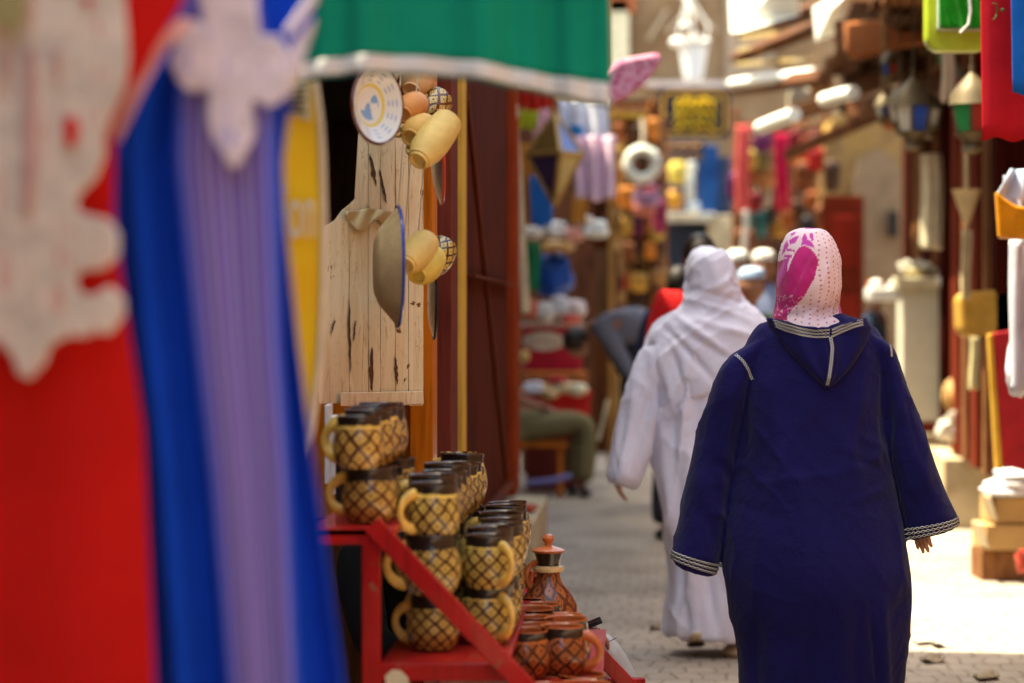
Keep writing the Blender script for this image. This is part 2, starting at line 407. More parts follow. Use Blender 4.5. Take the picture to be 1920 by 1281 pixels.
slab(-1.75, -.8, -8, 1.5, 0, 3.4, 'wall', M_BROWN, shop)  # unseen wall added beside the viewer, height set for the light
bb_ = thing('shade_house', 'unseen brown house added behind the viewer to shade the alley', 'building', (1, -8.5, 0)); b = MB(); b.box((1, -9, 2.4), (8, .6, 4.8)); b.build('wall', M_BROWN, bb_, smooth=False)  # unseen block added behind the viewer to cut light on the foreground
# ---- stone plinths carrying the shutters
b = MB(); b.box((LX(11.8) + .02, 11.9, .2), (.34, 1.6, .40), rz=-R(3)); tag(b.build('stone_step', M_STONE, bevel=.012, smooth=False), 'pale stone step under the maroon shutter, farther of two', 'step', 'stone steps by the shutter')
b = MB(); b.box((LX(10.3) - .02, 10.35, .205), (.28, 1.1, .41), rz=-R(3)); tag(b.build('stone_step', M_STONE, bevel=.012, smooth=False), 'rough stone step just behind the mug rack', 'step', 'stone steps by the shutter')
b = MB(); b.lathe([(.0, 0), (.06, 0), (.09, .02), (.095, .035), (.085, .037), (.05, .012), (0, .01)], (LX(12) + .07, 11.6, .401), 24)
tag(b.build('dish', plain('red_glaze', (.42, .06, .02), .3, coat=.4)), 'small red clay dish at the foot of the maroon shutter', 'dish')
b = MB(); b.bar(P(962, 196, 12.9), P(986, 585, 13.2), .05, .04)
tag(b.build('awning_pole', M_CREAM, bevel=.006), 'slim cream pole leaning against the maroon shutter edge', 'pole')

# ---- whitewashed plank shutter behind the rack (turned towards the alley)
PK0, PK1 = (598, 6.45), (794, 6.95)
def pk(px, py):
    t = (px - PK0[0]) / (PK1[0] - PK0[0]); D = lerp(PK0[1], PK1[1], t); return P(px, py, D)
def plank_mat():
    t = NT('whitewashed_planks', .75); u = t.co(sc=(9, 4, 1.0)); o = t.co()
    f = t.noise(u, 2.2, 7, .7, 1.2); p = t.noise(o, 6, 5, .65, 1.)
    base = t.ramp(f, [(.20, (.36, .22, .09)), (.34, (.62, .50, .29)), (.58, (.74, .64, .42)), (.8, (.80, .72, .52))])
    gr = t.noise(t.co(sc=(60, 20, 2.2)), 1.5, 5, .7, 1.5)
    base = t.mix(t.mth('MULTIPLY', t.mth('GREATER_THAN', gr, .655), .7), base, (.16, .08, .035))
    k = t.mth('GREATER_THAN', p, .66); q = t.mth('GREATER_THAN', t.noise(t.co(sc=(7, 7, 2.4)), 3, 8, .75, 2.), .585)
    base = t.mix(t.mth('MULTIPLY', q, .55), base, (.40, .24, .10)); t.col(t.mix(k, base, (.14, .065, .025))); t.bump(t.mth('ADD', f, t.mth('MULTIPLY', k, -1.)), .5, .01); return t.m
panel = thing('plank_shutter', 'whitewashed peeling plank shutter with scars hanging behind the mugs', 'shutter', P(696, 762, 6.7))
PKM = plank_mat()
tops = [(598, 425), (622, 418), (640, 395), (668, 372), (668, 300), (662, 238), (700, 215), (760, 215), (793, 260)]
def topy(x):
    for (a, ya), (c, yc) in zip(tops, tops[1:]):
        if a <= x <= c and c > a: return lerp(ya, yc, (x - a) / (c - a))
    return 260
edges_ = [598, 655, 691, 713, 741, 766, 794]
for i, (a, c) in enumerate(zip(edges_, edges_[1:])):
    b = MB(); rn = random.Random(i); n = 24; off = (i % 3) * .003
    pts = [(a + .3, topy(a + .3))] + [(lerp(a + 1, c - 1, k / 4), topy(lerp(a + 1, c - 1, k / 4)) + rn.uniform(-2, 2)) for k in range(1, 4)] + [(c - .3, topy(c - .3))]
    bot = 757 + rn.uniform(-2, 4)
    right = [(c - .4 + rn.uniform(-.4, .4), lerp(topy(c), bot, k / 12)) for k in range(1, 12)]
    left = [(a + .4 + rn.uniform(-.4, .4), lerp(bot, topy(a), k / 12)) for k in range(1, 12)]
    b.prism(pts + right + [(c - 1, bot), (a + 1, bot + 1)] + left, 0, .018, cv=lambda x, y: pk(x, y) + Vector((0, -off, 0)))
    b.build('plank', PKM, panel, smooth=False, bevel=.002)
b = MB(); b.prism([(640, 736), (794, 733), (795, 757), (770, 758), (736, 763), (640, 761)], 0, .02, cv=lambda x, y: pk(x, y) + Vector((0, -.034, 0)))
b.build('batten', PKM, panel, smooth=False, bevel=.002)
M_SCAR = plain('burnt_scar', (.085, .04, .016), .9, .5, 60)
rn = random.Random(6)
for (x0, y0, x1, y1, wd) in ((694, 288, 706, 350, 5), (712, 318, 726, 382, 4), (697, 650, 698, 734, 5.5), (742, 668, 746, 722, 3), (655, 560, 658, 700, 2), (668, 600, 664, 640, 2), (629, 600, 622, 626, 2)):
    L_, R_ = [], []
    for k in range(13):
        t_k = k / 12; x = lerp(x0, x1, t_k) + rn.uniform(-1.2, 1.2); y = lerp(y0, y1, t_k); h_ = wd * math.sin(PI * t_k) ** .6 * rn.uniform(.45, 1.15); L_.append((x - h_, y)); R_.append((x + h_ * rn.uniform(.6, 1), y))
    b = MB(); b.prism(L_ + R_[::-1], 0, .004, cv=lambda x, y: pk(x, y) + Vector((0, -.0105, 0))); b.build('scar', M_SCAR, panel, smooth=False)
b = MB()   # torn rag nailed across the top of the shutter
def rag(u, v):
    x = lerp(650, 738, u); y = lerp(392, 414 + 22 * math.sin(u * 5) ** 2, v) + 12 * abs(u - .5) * (1 - v)
    return pk(x, y) + Vector((0, -.03 - .012 * math.sin(u * 17 + v * 4), 0))
b.grid(rag, 24, 10); b.build('rag', fabric('rag', (.52, .42, .22)), panel, solid=.003)

# ---- second block of stalls closing the shop side further on, the back building, the arch wall, the shops opposite
bl = thing('leather_stall', 'dark brown stall hung with bags beyond the shutters', 'stall', (X(1130, 23), 23, 0))
b = MB(); b.box((.35, 25.5, 1.72), (2.35, 3.9, 3.44), rz=-R(3)); b.build('wall', wood('stall_wall', (.07, .022, .008), (.02, .007, .003), grain=(3, 3, .6)), bl, smooth=False)
b = MB(); b.box((.40, 23.4, 3.30), (1.85, .5, .10)); b.build('beam', M_BROWN, bl, smooth=False, bevel=.01)
b = MB(); b.bar((X(1168, 23.3), 23.35, 0), (X(1163, 23.3), 23.35, 3.25), .09, .09); b.build('post', wood('pale_post', (.42, .26, .11)), bl, smooth=False, bevel=.01)
b = MB(); b.bar((X(1245, 23.3), 23.4, 0), (X(1245, 23.3), 23.4, 3.25), .08, .08); b.build('post', M_BROWN, bl, smooth=False, bevel=.01)
for py in (330, 430, 520):
    b = MB(); b.box((X(1180, 23.4), 23.4, Z(py, 23.4)), (.75, .22, .03)); b.build('shelf', M_BROWN, bl, smooth=False, bevel=.004)

back = thing('alley_end_building', 'tall brown plaster building closing the far end of the alley', 'building', (2.6, 31, 0))
BPL = plaster('old_plaster', (.15, .085, .045), (.24, .15, .085), (.32, .215, .13), .8)
b = MB(); b.box((2.2, 32, 3.9), (9, 2, 7.8)); b.build('wall', BPL, back, smooth=False)
b = MB(); b.box((X(1405, 30.95), 30.94, Z(70, 31)), (.62, .12, 1.3)); b.build('shutter', wood('grey_shutter', (.34, .25, .18)), back, smooth=False, bevel=.01)
b = MB(); b.box((X(1160, 30.9), 30.93, Z(70, 31)), (.26, .14, .95)); b.build('cream_panel', M_CREAM, back, smooth=False, bevel=.01)
b = MB(); b.box((X(1165, 30.9), 30.93, Z(0, 31)), (.36, .14, .36)); b.build('terracotta_panel', plain('terracotta_paint', (.36, .10, .035)), back, smooth=False, bevel=.01)
b = MB(); b.box((X(1290, 30.9), 30.86, Z(161, 31)), (1.1, .22, .07)); b.build('ledge', plain('pink_ledge', (.55, .45, .42)), back, smooth=False, bevel=.01)
b = MB(); b.bar(P(1250, 60, 30.8), P(1300, 8, 30.8), .05, .05); b.bar(P(1215, 75, 30.8), P(1250, 20, 30.8), .04, .04); b.bar(P(1290, 10, 30.8), P(1345, 60, 30.8), .04, .04)
b.build('bracket', plain('pale_beam', (.40, .31, .22)), back, smooth=False)
# kiosk with blue doors at the foot of the back building
ki = thing('blue_door_kiosk', 'small kiosk with dark blue doors and pale counter below the gold signs', 'kiosk', (X(1300, 29.5), 29.5, 0))
b = MB(); b.box((X(1305, 30.2), 30.35, 1.65), (1.05, .9, 3.3)); b.build('wall', plain('navy_wall', (.02, .035, .085)), ki, smooth=False)
b = MB(); b.box((X(1330, 29.8), 29.85, Z(345, 29.8)), (.22, .06, .95)); b.build('door', wood('blue_door', (.012, .05, .17), (.006, .02, .08)), ki, smooth=False, bevel=.01)
b = MB(); b.box((X(1292, 29.5), 29.6, Z(408, 29.5)), (.62, .5, .10)); b.build('counter', plain('pale_counter', (.55, .52, .44)), ki, smooth=False, bevel=.01)
b = MB(); b.box((X(1286, 29.5), 29.7, Z(470, 29.5)), (.5, .3, .62)); b.build('opening', plain('opening_shade', (.012, .016, .03)), ki, smooth=False)  # near-black block paints the shade inside the opening
b = MB(); b.box((X(1352, 29.4), 29.5, Z(520, 29.4) - .2), (.30, .3, 1.9)); b.build('pillar', M_STONE, ki, smooth=False, bevel=.015)

arch = thing('arch_wall', 'ochre and brown patched arch wall beside the dark red door', 'wall', (X(1625, 24), 24, 0))
b = MB(); AM = plaster('ochre_plaster', (.12, .07, .03), (.28, .17, .07), (.42, .24, .05), 1.0)
W_ = [(1548, 640), (1548, 260), (1560, 225), (1590, 205), (1640, 200), (1690, 215), (1760, 225), (1860, 225), (1860, 640)]
b.prism([(x, y if y < 600 else 590 + 1.35 / 24.5 * FPX) for x, y in W_], 24.5, .6); b.build('wall', AM, arch, smooth=False)
b = MB(); b.prism([(1600, 842), (1600, 330), (1612, 296), (1640, 280), (1672, 290), (1690, 320), (1695, 842)], 24.42, .06); b.build('niche', plaster('brown_niche', (.16, .10, .06), (.24, .16, .10), (.30, .21, .13)), arch, smooth=False)
b = MB(); b.box((X(1675, 24.3), 24.36, Z(420, 24.3)), (.10, .06, .25)); b.build('window', plain('window_dark', (.02, .015, .012)), arch, smooth=False)
rd = thing('red_door', 'dark red panelled door standing open by the ochre arch', 'door', (X(1580, 23), 23, 0))
b = MB(); b.box((X(1580, 23), 23, 1.24), (.40, .06, 2.48), rz=.1); b.build('leaf', M_MAROON2, rd, smooth=False, bevel=.006)
b = MB()
for zz in (.5, 1.3, 2.05): b.box((X(1580, 23), 22.955, zz), (.25, .03, .48), rz=.1)
b.build('panel', wood('red_panel', (.22, .02, .012)), rd, smooth=False, bevel=.01)

right = thing('timber_shop', 'timber fronted shop with dark maroon doors and steps opposite the mug rack', 'shop', (RX(15), 15, 0))
def rslab(x0, x1, y0, y1, z0, z1, name, mat, par):
    b = MB(); vs = []
    for z in (z0, z1):
        for (x, y) in ((x0, y0), (x1, y0), (x1, y1), (x0, y1)): vs.append((x + RX(y), y, z))
    b.add(vs, [(0, 1, 2, 3), (4, 5, 6, 7), (0, 1, 5, 4), (1, 2, 6, 5), (2, 3, 7, 6), (3, 0, 4, 7)])
    return b.build(name, mat, par, smooth=False, bevel=.006)
rslab(.35, 1.6, 8, 22, 0, 4.4, 'wall', M_DARKWOOD, right)
rslab(.30, 1.6, -8, 8, 0, 3.6, 'wall', M_BROWN, right)  # near stretch out of view, added to deepen the shade
for D0, D1, m in ((13.0, 13.25, M_MAROON), (13.6, 13.75, M_BROWN), (14.1, 14.5, M_MAROON2), (14.85, 15.1, wood('rosy_post', (.22, .085, .04))), (15.4, 15.9, M_MAROON2), (16.6, 16.9, M_MAROON), (17.3, 17.5, wood('rosy_post', (.22, .085, .04))), (17.9, 18.6, M_MAROON), (19.0, 19.6, M_BROWN), (20.2, 20.9, M_MAROON)):
    rslab(-.02, .34, D0, D1, .45, 3.2, 'post', m, right)
for D0, D1 in ((13.26, 13.59), (13.76, 14.09), (15.91, 16.59), (16.91, 17.29)):
    d_ = rslab(.12, .2, D0, D1, .45, 3.1, 'door', M_MAROON, right)
    bb = MB()
    for zz in (.9, 1.7, 2.5): bb.box((RX((D0 + D1) / 2) + .11, (D0 + D1) / 2, zz), (.03, (D1 - D0) * .6, .6), rz=-R(3))
    bb.build('panel', M_MAROON2, d_, smooth=False, bevel=.01)
rslab(-.03, .5, 12.9, 17.6, 3.1, 3.3, 'lintel', M_BROWN, right)
for i, (x0, z1, D0, D1) in enumerate(((-.12, .44, 15.2, 16.7), (-.22, .52, 16.8, 19.0))): rslab(x0, .34, D0, D1, 0, z1, 'step', M_STONE, right)
rslab(-.9, .3, 12.0, 14.7, 3.32, 3.38, 'roof', M_BROWN, right)  # eave above the view, added to keep sun off the posts
rslab(-.5, .3, 14.72, 20, 3.32, 3.38, 'roof', M_BROWN, right)
# timber roof over the far half of the alley: rafters with gaps, slats coloured pale for sunlight
pg = thing('timber_roof', 'rough timber rafters and boards roofing the alley beyond the arch', 'roof', (2.8, 18, 0))
RAF = wood('rafter_wood', (.13, .055, .028), (.05, .022, .012))
for (a, c, d_) in (((1375, 165, 21), (1545, 145, 18), .10), ((1430, 240, 21), (1730, 120, 17), .12), ((1480, 290, 22), (1700, 190, 18), .10), ((1555, 120, 20), (1700, 70, 16), .10),
                   ((1380, 110, 23), (1560, 40, 18), .10), ((1390, 60, 24), (1700, -30, 16), .12), ((1600, 210, 18), (1800, 150, 15.5), .12), ((1560, 0, 20), (1600, 190, 20), .10), ((1700, 60, 17), (1720, 280, 17), .10)):
    b = MB(); b.bar(P(*a), P(*c), d_, d_); b.build('rafter', RAF, pg, smooth=False, bevel=.01)
b = MB(); rn = random.Random(4)
for k in range(16):
    x0 = 1560 + 13 * k + rn.uniform(-3, 3); b.bar(P(x0, 150 + rn.uniform(-12, 12), 19), P(x0 + 50, 10 + rn.uniform(-20, 20), 15.5), .07, .02, up=(0, 0, 1))
b.build('board', wood('roof_boards', (.10, .042, .02), (.035, .015, .008)), pg, smooth=False)
b = MB()
for (x0, y0, x1, y1, D) in ((1400, 48, 1505, 30, 22), (1395, 72, 1500, 56, 22), (1392, 95, 1495, 76, 22), (1385, 122, 1520, 112, 21.5)):
    b.bar(P(x0, y0, D), P(x1, y1, D - .6), .11, .03, up=(0, 0, 1))
b.build('slat', wood('painted_sun_slats', (.66, .50, .24), (.42, .28, .12)), pg, smooth=False, bevel=.004)  # pale wood colour puts the sunlight into the slats
# sheets lying on the rafters, white colour painting in the overexposed sunlight
def sheet(name, pts, D, dD, m, label, cat, grp=None):
    b = MB(); vs = [P(x, y, D + dD * k / max(1, len(pts) - 1)) for k, (x, y) in enumerate(pts)]; k = len(vs)
    up = [v + Vector((0, 0.02, .02)) for v in vs]
    b.add(vs + up, [tuple(range(k)), tuple(range(2 * k - 1, k - 1, -1))] + [(i, i + k, (i + 1) % k + k, (i + 1) % k) for i in range(k)])
    return tag(b.build(name, m, smooth=False), label, cat, grp)
M_SUNWHITE = plain('sunlight_white', (.86, .84, .76), .7, .05)  # white carries the overexposed sunlight of the roof
sheet('roof_sheet', [(1365, -60), (1370, 62), (1385, 60), (1500, 28), (1495, -60)], 20, -1.5, M_SUNWHITE, 'sheet painted sunlight white over the rafters, largest bright patch beside the lantern', 'sheet', 'sunlight white sheets on the roof')
sheet('roof_sheet', [(1524, 20), (1530, 78), (1565, 66), (1563, 40), (1672, 18), (1670, -5), (1590, -12), (1560, 15)], 17.5, -1, M_SUNWHITE, 'sheet painted sunlight white with stepped edge resting above the orange awning rag', 'sheet', 'sunlight white sheets on the roof')
for (a, c, r_, lab) in (((1372, 158, 20), (1530, 137, 18.6), .045, 'straight pipe painted sunlight white above the gold sign'), ((1425, 240, 18), (1490, 215, 17), .05, 'pipe painted sunlight white sloping above the red scarves'), ((1545, 188, 17), (1600, 174, 16.4), .05, 'short pipe painted sunlight white near the coloured lanterns')):
    b = MB(); b.tube([P(*a), (P(*a) + P(*c)) / 2 + Vector((0, 0, .004)), P(*c)], r_, 12)
    tag(b.build('roof_pipe', M_SUNWHITE), lab, 'pipe', 'white pipes under the rafters')  # pipe colour stands in for bright sunlit streaks
b = MB(); b.prism([(1585, 42), (1640, 36), (1690, 58), (1742, 60), (1738, 82), (1690, 88), (1655, 100), (1605, 110), (1588, 96)], 15.5, .12)
tag(b.build('awning_rag', fabric('rust_cloth', (.30, .10, .035), .35), bevel=.02), 'rust orange rolled awning cloth tucked under the rafters', 'awning')

# ================================================================== MUG RACK AND POTTERY
rack = thing('mug_rack', 'red painted stepped timber rack carrying rows of patterned mugs', 'rack', (-.15, 5.4, 0))
def rk(D): return .05 * (D - 5.3)
def rackside(D0):
    o = rk(D0)
    b = MB(); b.bar(Vector((-.44 + o, D0, .865)), Vector((-.265 + o, D0, .865)), .035, .04, up=(0, 1, 0)); b.build('beam', M_REDP, rack, smooth=False, bevel=.003)
    b = MB(); b.box((-.308 + o, D0 + .002, .425), (.04, .042, .85)); b.build('post', M_REDP, rack, smooth=False, bevel=.003)
    b = MB(); b.box((-.46 + o, D0 + .002, .425), (.036, .042, .85)); b.build('post', M_REDP, rack, smooth=False, bevel=.003)
    b = MB(); b.bar(Vector((-.305 + o, D0 - .03, .893)), Vector((.52 + o, D0 - .03, .02)), .042, .03, up=(0, 1, 0)); b.build('brace', M_REDP, rack, smooth=False, bevel=.003)
    b = MB(); b.box((-.14 + o, D0 + .004, .567), (.30, .03, .04)); b.build('beam', M_REDP, rack, smooth=False, bevel=.003)
    b = MB(); b.box((.0 + o, D0 + .004, .30), (.60, .03, .04)); b.build('beam', M_REDP, rack, smooth=False, bevel=.003)
rackside(5.3); rackside(6.85)
def shelf(x0, x1, z, D0=5.28, D1=6.88):
    b = MB(); vs = [(x + rk(y), y, zz) for zz in (z - .018, z) for (x, y) in ((x0, D0), (x1, D0), (x1, D1), (x0, D1))]
    b.add(vs, [(0, 1, 2, 3), (4, 5, 6, 7), (0, 1, 5, 4), (1, 2, 6, 5), (2, 3, 7, 6), (3, 0, 4, 7)]); b.build('shelf', M_REDP, rack, smooth=False, bevel=.003)
shelf(-.445, -.255, .883); shelf(-.29, -.01, .586, D0=5.32); shelf(.0, .19, .465, D0=5.75, D1=6.8); shelf(.02, .20, .345, D0=5.42, D1=6.2)

G_YEL = glazed('yellow_glaze', (.86, .60, .15), (.035, .012, .005))
G_YEL2 = glazed('amber_glaze', (.82, .53, .13), (.05, .015, .006), n=9, m=4.2)
G_TER = glazed('terracotta_glaze', (.52, .14, .035), (.045, .012, .006), rim=(.02, .010, .008), n=9, m=4.0)
M_IN = plain('brown_glaze', (.05, .022, .012), .25, coat=.5); M_INT = plain('terracotta_inside', (.40, .10, .03), .35, coat=.4)
M_HY = plain('handle_glaze', (.70, .44, .10), .3, .3, 30, coat=.5); M_HT = plain('handle_terracotta', (.45, .12, .035), .35, coat=.4)
def mug_proto(name, body, inside, hand, h=.125, r=.064, hw=.034):
    t = thing(name, 'x', 'mug')
    pr = [(0, 0), (r * .74, 0), (r * .78, .006), (r * .92, h * .14), (r, h * .32), (r * 1.02, h * .48), (r * .96, h * .66), (r * .86, h * .80), (r * .84, h * .9), (r * .87, h)]
    b = MB(); b.lathe(pr, n=36); b.build('body', body, t)
    b = MB(); b.lathe([(r * .87, h), (r * .85, h + .003), (r * .80, h), (r * .77, h * .88), (r * .84, h * .6), (r * .80, h * .12), (0, h * .08)], n=36); b.build('lining', inside, t)
    b = MB(); pts = []
    for k in range(13):
        a = lerp(PI * .5, -PI * .5, k / 12); pts.append(Vector((-(r * .86 + math.cos(a) * (hw + .008 * math.sin(k * .26))), 0, h * .50 + math.sin(a) * h * .33)))
    b.tube(pts, [.0085 + .002 * math.cos(k / 12 * 2 * PI) for k in range(13)], 10, flat=1.35); b.build('handle', hand, t)
    return t
P1 = mug_proto('mug', G_YEL, M_IN, M_HY); P2 = mug_proto('mug', G_YEL2, M_IN, M_HY, .118, .060); P3 = mug_proto('mug', G_TER, M_INT, M_HT, .118, .064)
used = set()
def put(proto, x, y, z, rz, label, s=1., grp='patterned mugs on the red rack', tilt=0):
    if proto.name in used: o = copy_tree(proto)
    else: o = proto; used.add(proto.name)
    o.location = (x, y, z); o.rotation_euler = (tilt, 0, rz); o.scale = (s, s, s)
    tag(o, label, 'mug', grp); return o
nth = ['front', 'second', 'third', 'fourth', 'fifth', 'sixth', 'seventh', 'eighth', 'ninth', 'tenth', 'eleventh']
rn = random.Random(11)
def row(proto, x, y0, n, z, step, label, rz=0., s=1., jit=.011, dx=0.0):
    for i in range(n):
        y = y0 + i * step
        put(proto, x + rk(y) + rn.uniform(-jit, jit) + dx * i, y + rn.uniform(-jit, jit), z, (rz if i == 0 else rn.uniform(-1.2, 1.2)), label % nth[i], s * rn.uniform(.93, 1.04), tilt=rn.uniform(-.05, .05))
# top shelf: two layers with the handle towards the shoppers
row(P2, -.325, 5.42, 5, .886, .125, 'yellow mug in the lower layer of the top shelf, %s in its row', rz=-.25, s=.98)
row(P2, -.340, 5.40, 5, .886 + .122, .125, 'yellow mug in the upper layer of the top shelf, %s in its row', rz=-.45, s=1.03)
# middle shelf, stacked three and two high
for k, nm in enumerate(('bottom', 'middle', 'upper')):
    row(P1, -.200 + .004 * k, 5.50, 8, .589 + .1275 * k, .135, 'diamond patterned yellow mug, ' + nm + ' layer of the inner stack, %s in line', rz=-.3 + .5 * k, s=1.02)
for k, nm in enumerate(('bottom', 'upper')):
    row(P1, -.078 + .01 * k, 5.62, 8, .589 + .1275 * k, .135, 'diamond patterned yellow mug, ' + nm + ' layer of the outer stack, %s in line', rz=2.2, s=1.0)
# terracotta mugs lower down
row(P3, .015, 5.88, 6, .468, .128, 'orange terracotta mug at the inner side of the low shelf, %s in line', rz=.3, s=1.02)
row(P3, .095, 5.94, 3, .468, .132, 'orange terracotta mug at the edge of the low shelf, %s in line', rz=2.9, s=.98)
row(P3, .145, 5.62, 3, .348, .135, 'orange terracotta mug on the lowest shelf, %s in its row', rz=2.6, s=1.06)
row(P3, .055, 5.58, 3, .348, .135, 'orange terracotta mug low behind the brace, %s in its row', rz=2.0, s=1.0)
# lidded jug (tall neck, cream collar, lid with a knob) and a second squat one
def jug(loc, s, label, collar=True):
    t = thing('lidded_jug', label, 'jug', loc, 'lidded jugs on the red rack')
    c = Vector(loc)
    b = MB(); b.lathe([(a * s, z * s) for a, z in ((0, 0), (.05, 0), (.07, .02), (.082, .06), (.078, .10), (.058, .135), (.036, .16), (.031, .18), (.030, .215), (.036, .235), (.037, .24))], c, 32); b.build('body', G_TER, t)
    b = MB(); b.lathe([(a * s, z * s) for a, z in ((.031, .188), (.040, .190), (.042, .197), (.040, .204), (.031, .206))], c, 28); b.build('collar', plain('cream_glaze', (.60, .42, .20), .3, coat=.4), t)
    b = MB(); b.lathe([(a * s, z * s) for a, z in ((.0, .241), (.042, .241), (.046, .247), (.036, .252), (.022, .256), (.010, .260), (.009, .265), (.015, .272), (.0165, .280), (.012, .288), (0, .291))], c, 28); b.build('lid', M_HT, t)
    b = MB(); b.tube([c + Vector((-math.cos(a) * .032 * s - .028 * s, 0, (.175 + .04 * math.sin(a)) * s)) for a in [lerp(PI * .5, -PI * .6, k / 9) for k in range(10)]], .0075 * s, 9); b.build('handle', M_HT, t)
    return t
jug((.098, 6.52, .468), 1.0, 'tall lidded terracotta jug with cream collar standing above the mugs')
jug((.10, 6.75, .468), .78, 'smaller lidded terracotta jug behind the tall jug')
# tall pot with black rim rising behind the mugs on the middle shelf
b = MB(); b.lathe([(0, 0), (.05, 0), (.066, .03), (.07, .07), (.05, .11), (.034, .15), (.04, .2), (.05, .235), (.046, .235), (.03, .19), (0, .18)], (-.145, 6.5, .745), 30)
tag(b.build('vase', G_YEL2), 'flared amber vase with dark mouth rising behind the middle mugs', 'vase')
b = MB(); b.prism([(875, 935), (905, 950), (920, 975), (880, 990), (858, 965)], 6.5, .05)
tag(b.build('paper_wrap', plain('paper', (.60, .52, .44), .8), bevel=.008), 'crumpled pale wrapping paper tucked between the mug rows', 'paper')
t_ = thing('price_tag', 'small cream tag hanging on string from the rack beam', 'tag', P(740, 1275, 5.22))
b.build('string', plain('twine', (.5, .4, .28)), t_)
b = MB(); b.prism([(722, 1268), (735, 1256), (752, 1258), (764, 1270), (768, 1285), (724, 1285)], 5.23, .003); b.build('card', M_CREAM, t_, smooth=False, bevel=.001)
# stack of little framed tiles in the dark behind the rack
for k in range(4):
    b = MB(); b.box((-.47 + .012 * k, 6.2 + .03 * k, 1.02 - .03 * k), (.012, .12, .20)); tag(b.build('tile', M_WHITE if k < 2 else M_BLACK, smooth=False, bevel=.002), '%s tile in the stack behind the top shelf' % ('outer white', 'inner white', 'outer black', 'inner black')[k], 'tile', 'tiles stacked behind the rack')

# ================================================================== HANGING PLATES AND POTS BY THE PLANK SHUTTER
def plate(c, r, yaw, face, rim, back_, label, pitch=0., depth=.12, pat=None):
    t = thing('hanging_plate', label, 'plate', c, 'plates hung beside the plank shutter'); c = Vector(c)
    Mx = Matrix.Rotation(yaw, 3, 'Z') @ Matrix.Rotation(R(90) + pitch, 3, 'X')      # local z (bowl opening) turned to face out
    b = MB(); b.lathe([(0, -depth * r), (r * .45, -depth * r), (r * .62, -depth * r * .8), (r * .96, .0), (r, .002)], c, 48, M=Mx); b.build('underside', back_, t)
    b = MB(); b.lathe([(0, -depth * r + .006), (r * .45, -depth * r + .006), (r * .60, -depth * r * .7 + .006), (r * .93, .006)], c, 48, M=Mx); b.build('face', face, t)
    b = MB(); b.lathe([(r * .93, .006), (r * .97, .008), (r * 1.01, .004), (r * 1.0, -.001)], c, 48, M=Mx, uvs=False); b.build('rim', rim, t)
    return t
def plate_face():
    t = NT('painted_plate', .25); u, v = t.uv(); o = t.co()
    w1 = t.mth('GREATER_THAN', t.mth('ADD', t.mth('SINE', t.mth('MULTIPLY', u, 75.)), t.mth('SINE', t.mth('MULTIPLY', v, 60.))), .9)
    band = t.mth('MULTIPLY', t.mth('GREATER_THAN', v, .62), t.mth('LESS_THAN', v, .92))
    c = t.mix(t.mth('MULTIPLY', w1, t.mth('MULTIPLY', band, .75)), (.64, .62, .55), (.28, .34, .50))
    yb = t.mth('MULTIPLY', t.mth('GREATER_THAN', v, .47), t.mth('LESS_THAN', v, .55)); c = t.mix(yb, c, (.62, .50, .10))
    cb = t.mth('MULTIPLY', t.mth('LESS_THAN', v, .36), t.mth('GREATER_THAN', t.noise(o, 30, 2), .52)); c = t.mix(cb, c, (.16, .32, .52))
    t.col(c); t.b.inputs['Coat Weight'].default_value = .5; return t.m
M_BLUEG = plain('blue_glaze', (.03, .06, .30), .25, coat=.5); M_TAN = plain('tan_clay', (.66, .48, .25), .7); M_REDG = plain('scarlet_glaze', (.50, .05, .03), .3, coat=.5)
M_BRNG = plain('dark_brown_glaze', (.10, .02, .012), .25, coat=.5); M_YCLAY = plain('yellow_clay', (.66, .45, .14), .5); M_OCLAY = plain('orange_clay', (.58, .22, .05), .5)
plate(P(706, 197, 5.9), .098, R(53), plate_face(), M_BRNG, M_TAN, 'large white plate painted with blue and yellow rings beside the dark doorway', depth=.3)
plate(P(744, 500, 6.2), .158, R(98), M_TAN, M_BLUEG, M_TAN, 'tan plate with blue rim seen edge on against the planks', depth=.36)
plate(P(821, 295, 6.6), .132, R(97), M_REDG, M_REDG, M_BRNG, 'scarlet plate seen edge on at the orange door frame', pitch=R(-3))
plate(P(812, 560, 6.6), .112, R(95), M_BRNG, M_BLACK, M_BRNG, 'dark brown plate with black rim hung below the patterned mug')
def hangpot(px, py, D, r, L, tilt, yaw, mat, label, endm=None):
    c = P(px, py, D); t = thing('hanging_pot', label, 'pot', c, 'clay pots hung by the plank shutter')
    Mx = Matrix.Rotation(yaw, 3, 'Z') @ Matrix.Rotation(-tilt, 3, 'X')
    b = MB(); b.lathe([(0, .004), (r * .52, .004), (r * .56, 0), (r * .68, .003), (r * .95, L * .25), (r * 1.02, L * .5), (r * .95, L * .8), (r * .85, L)], c, 32, M=Mx, v0=0, v1=.7)
    b.lathe([(r * .85, L), (r * .8, L - .01), (r * .9, L * .5), (0, L * .2)], c, 32, M=Mx, v0=.9, v1=1.); b.build('body', mat, t)
    b = MB(); b.lathe([(0, .001), (r * .40, .001), (r * .46, -.006), (r * .56, -.006), (r * .60, .004)], c, 28, M=Mx, uvs=False); b.build('foot', endm or mat, t)
    h_ = c + Mx @ Vector((-r * .9 - .03, 0, L * .5)); b = MB(); b.tube([h_, h_ + Vector((.01, .05, .12)), h_ + Vector((.02, .12, .30))], .0022, 6); b.build('cord', plain('twine', (.5, .4, .28)), t)
    b = MB(); b.tube([c + Mx @ Vector((-r * .9 - .03 * math.sin(a), 0, L * .5 - L * .32 * math.cos(a))) for a in [PI * k / 8 for k in range(9)]], .006, 8); b.build('handle', mat, t)
tl = R(68)
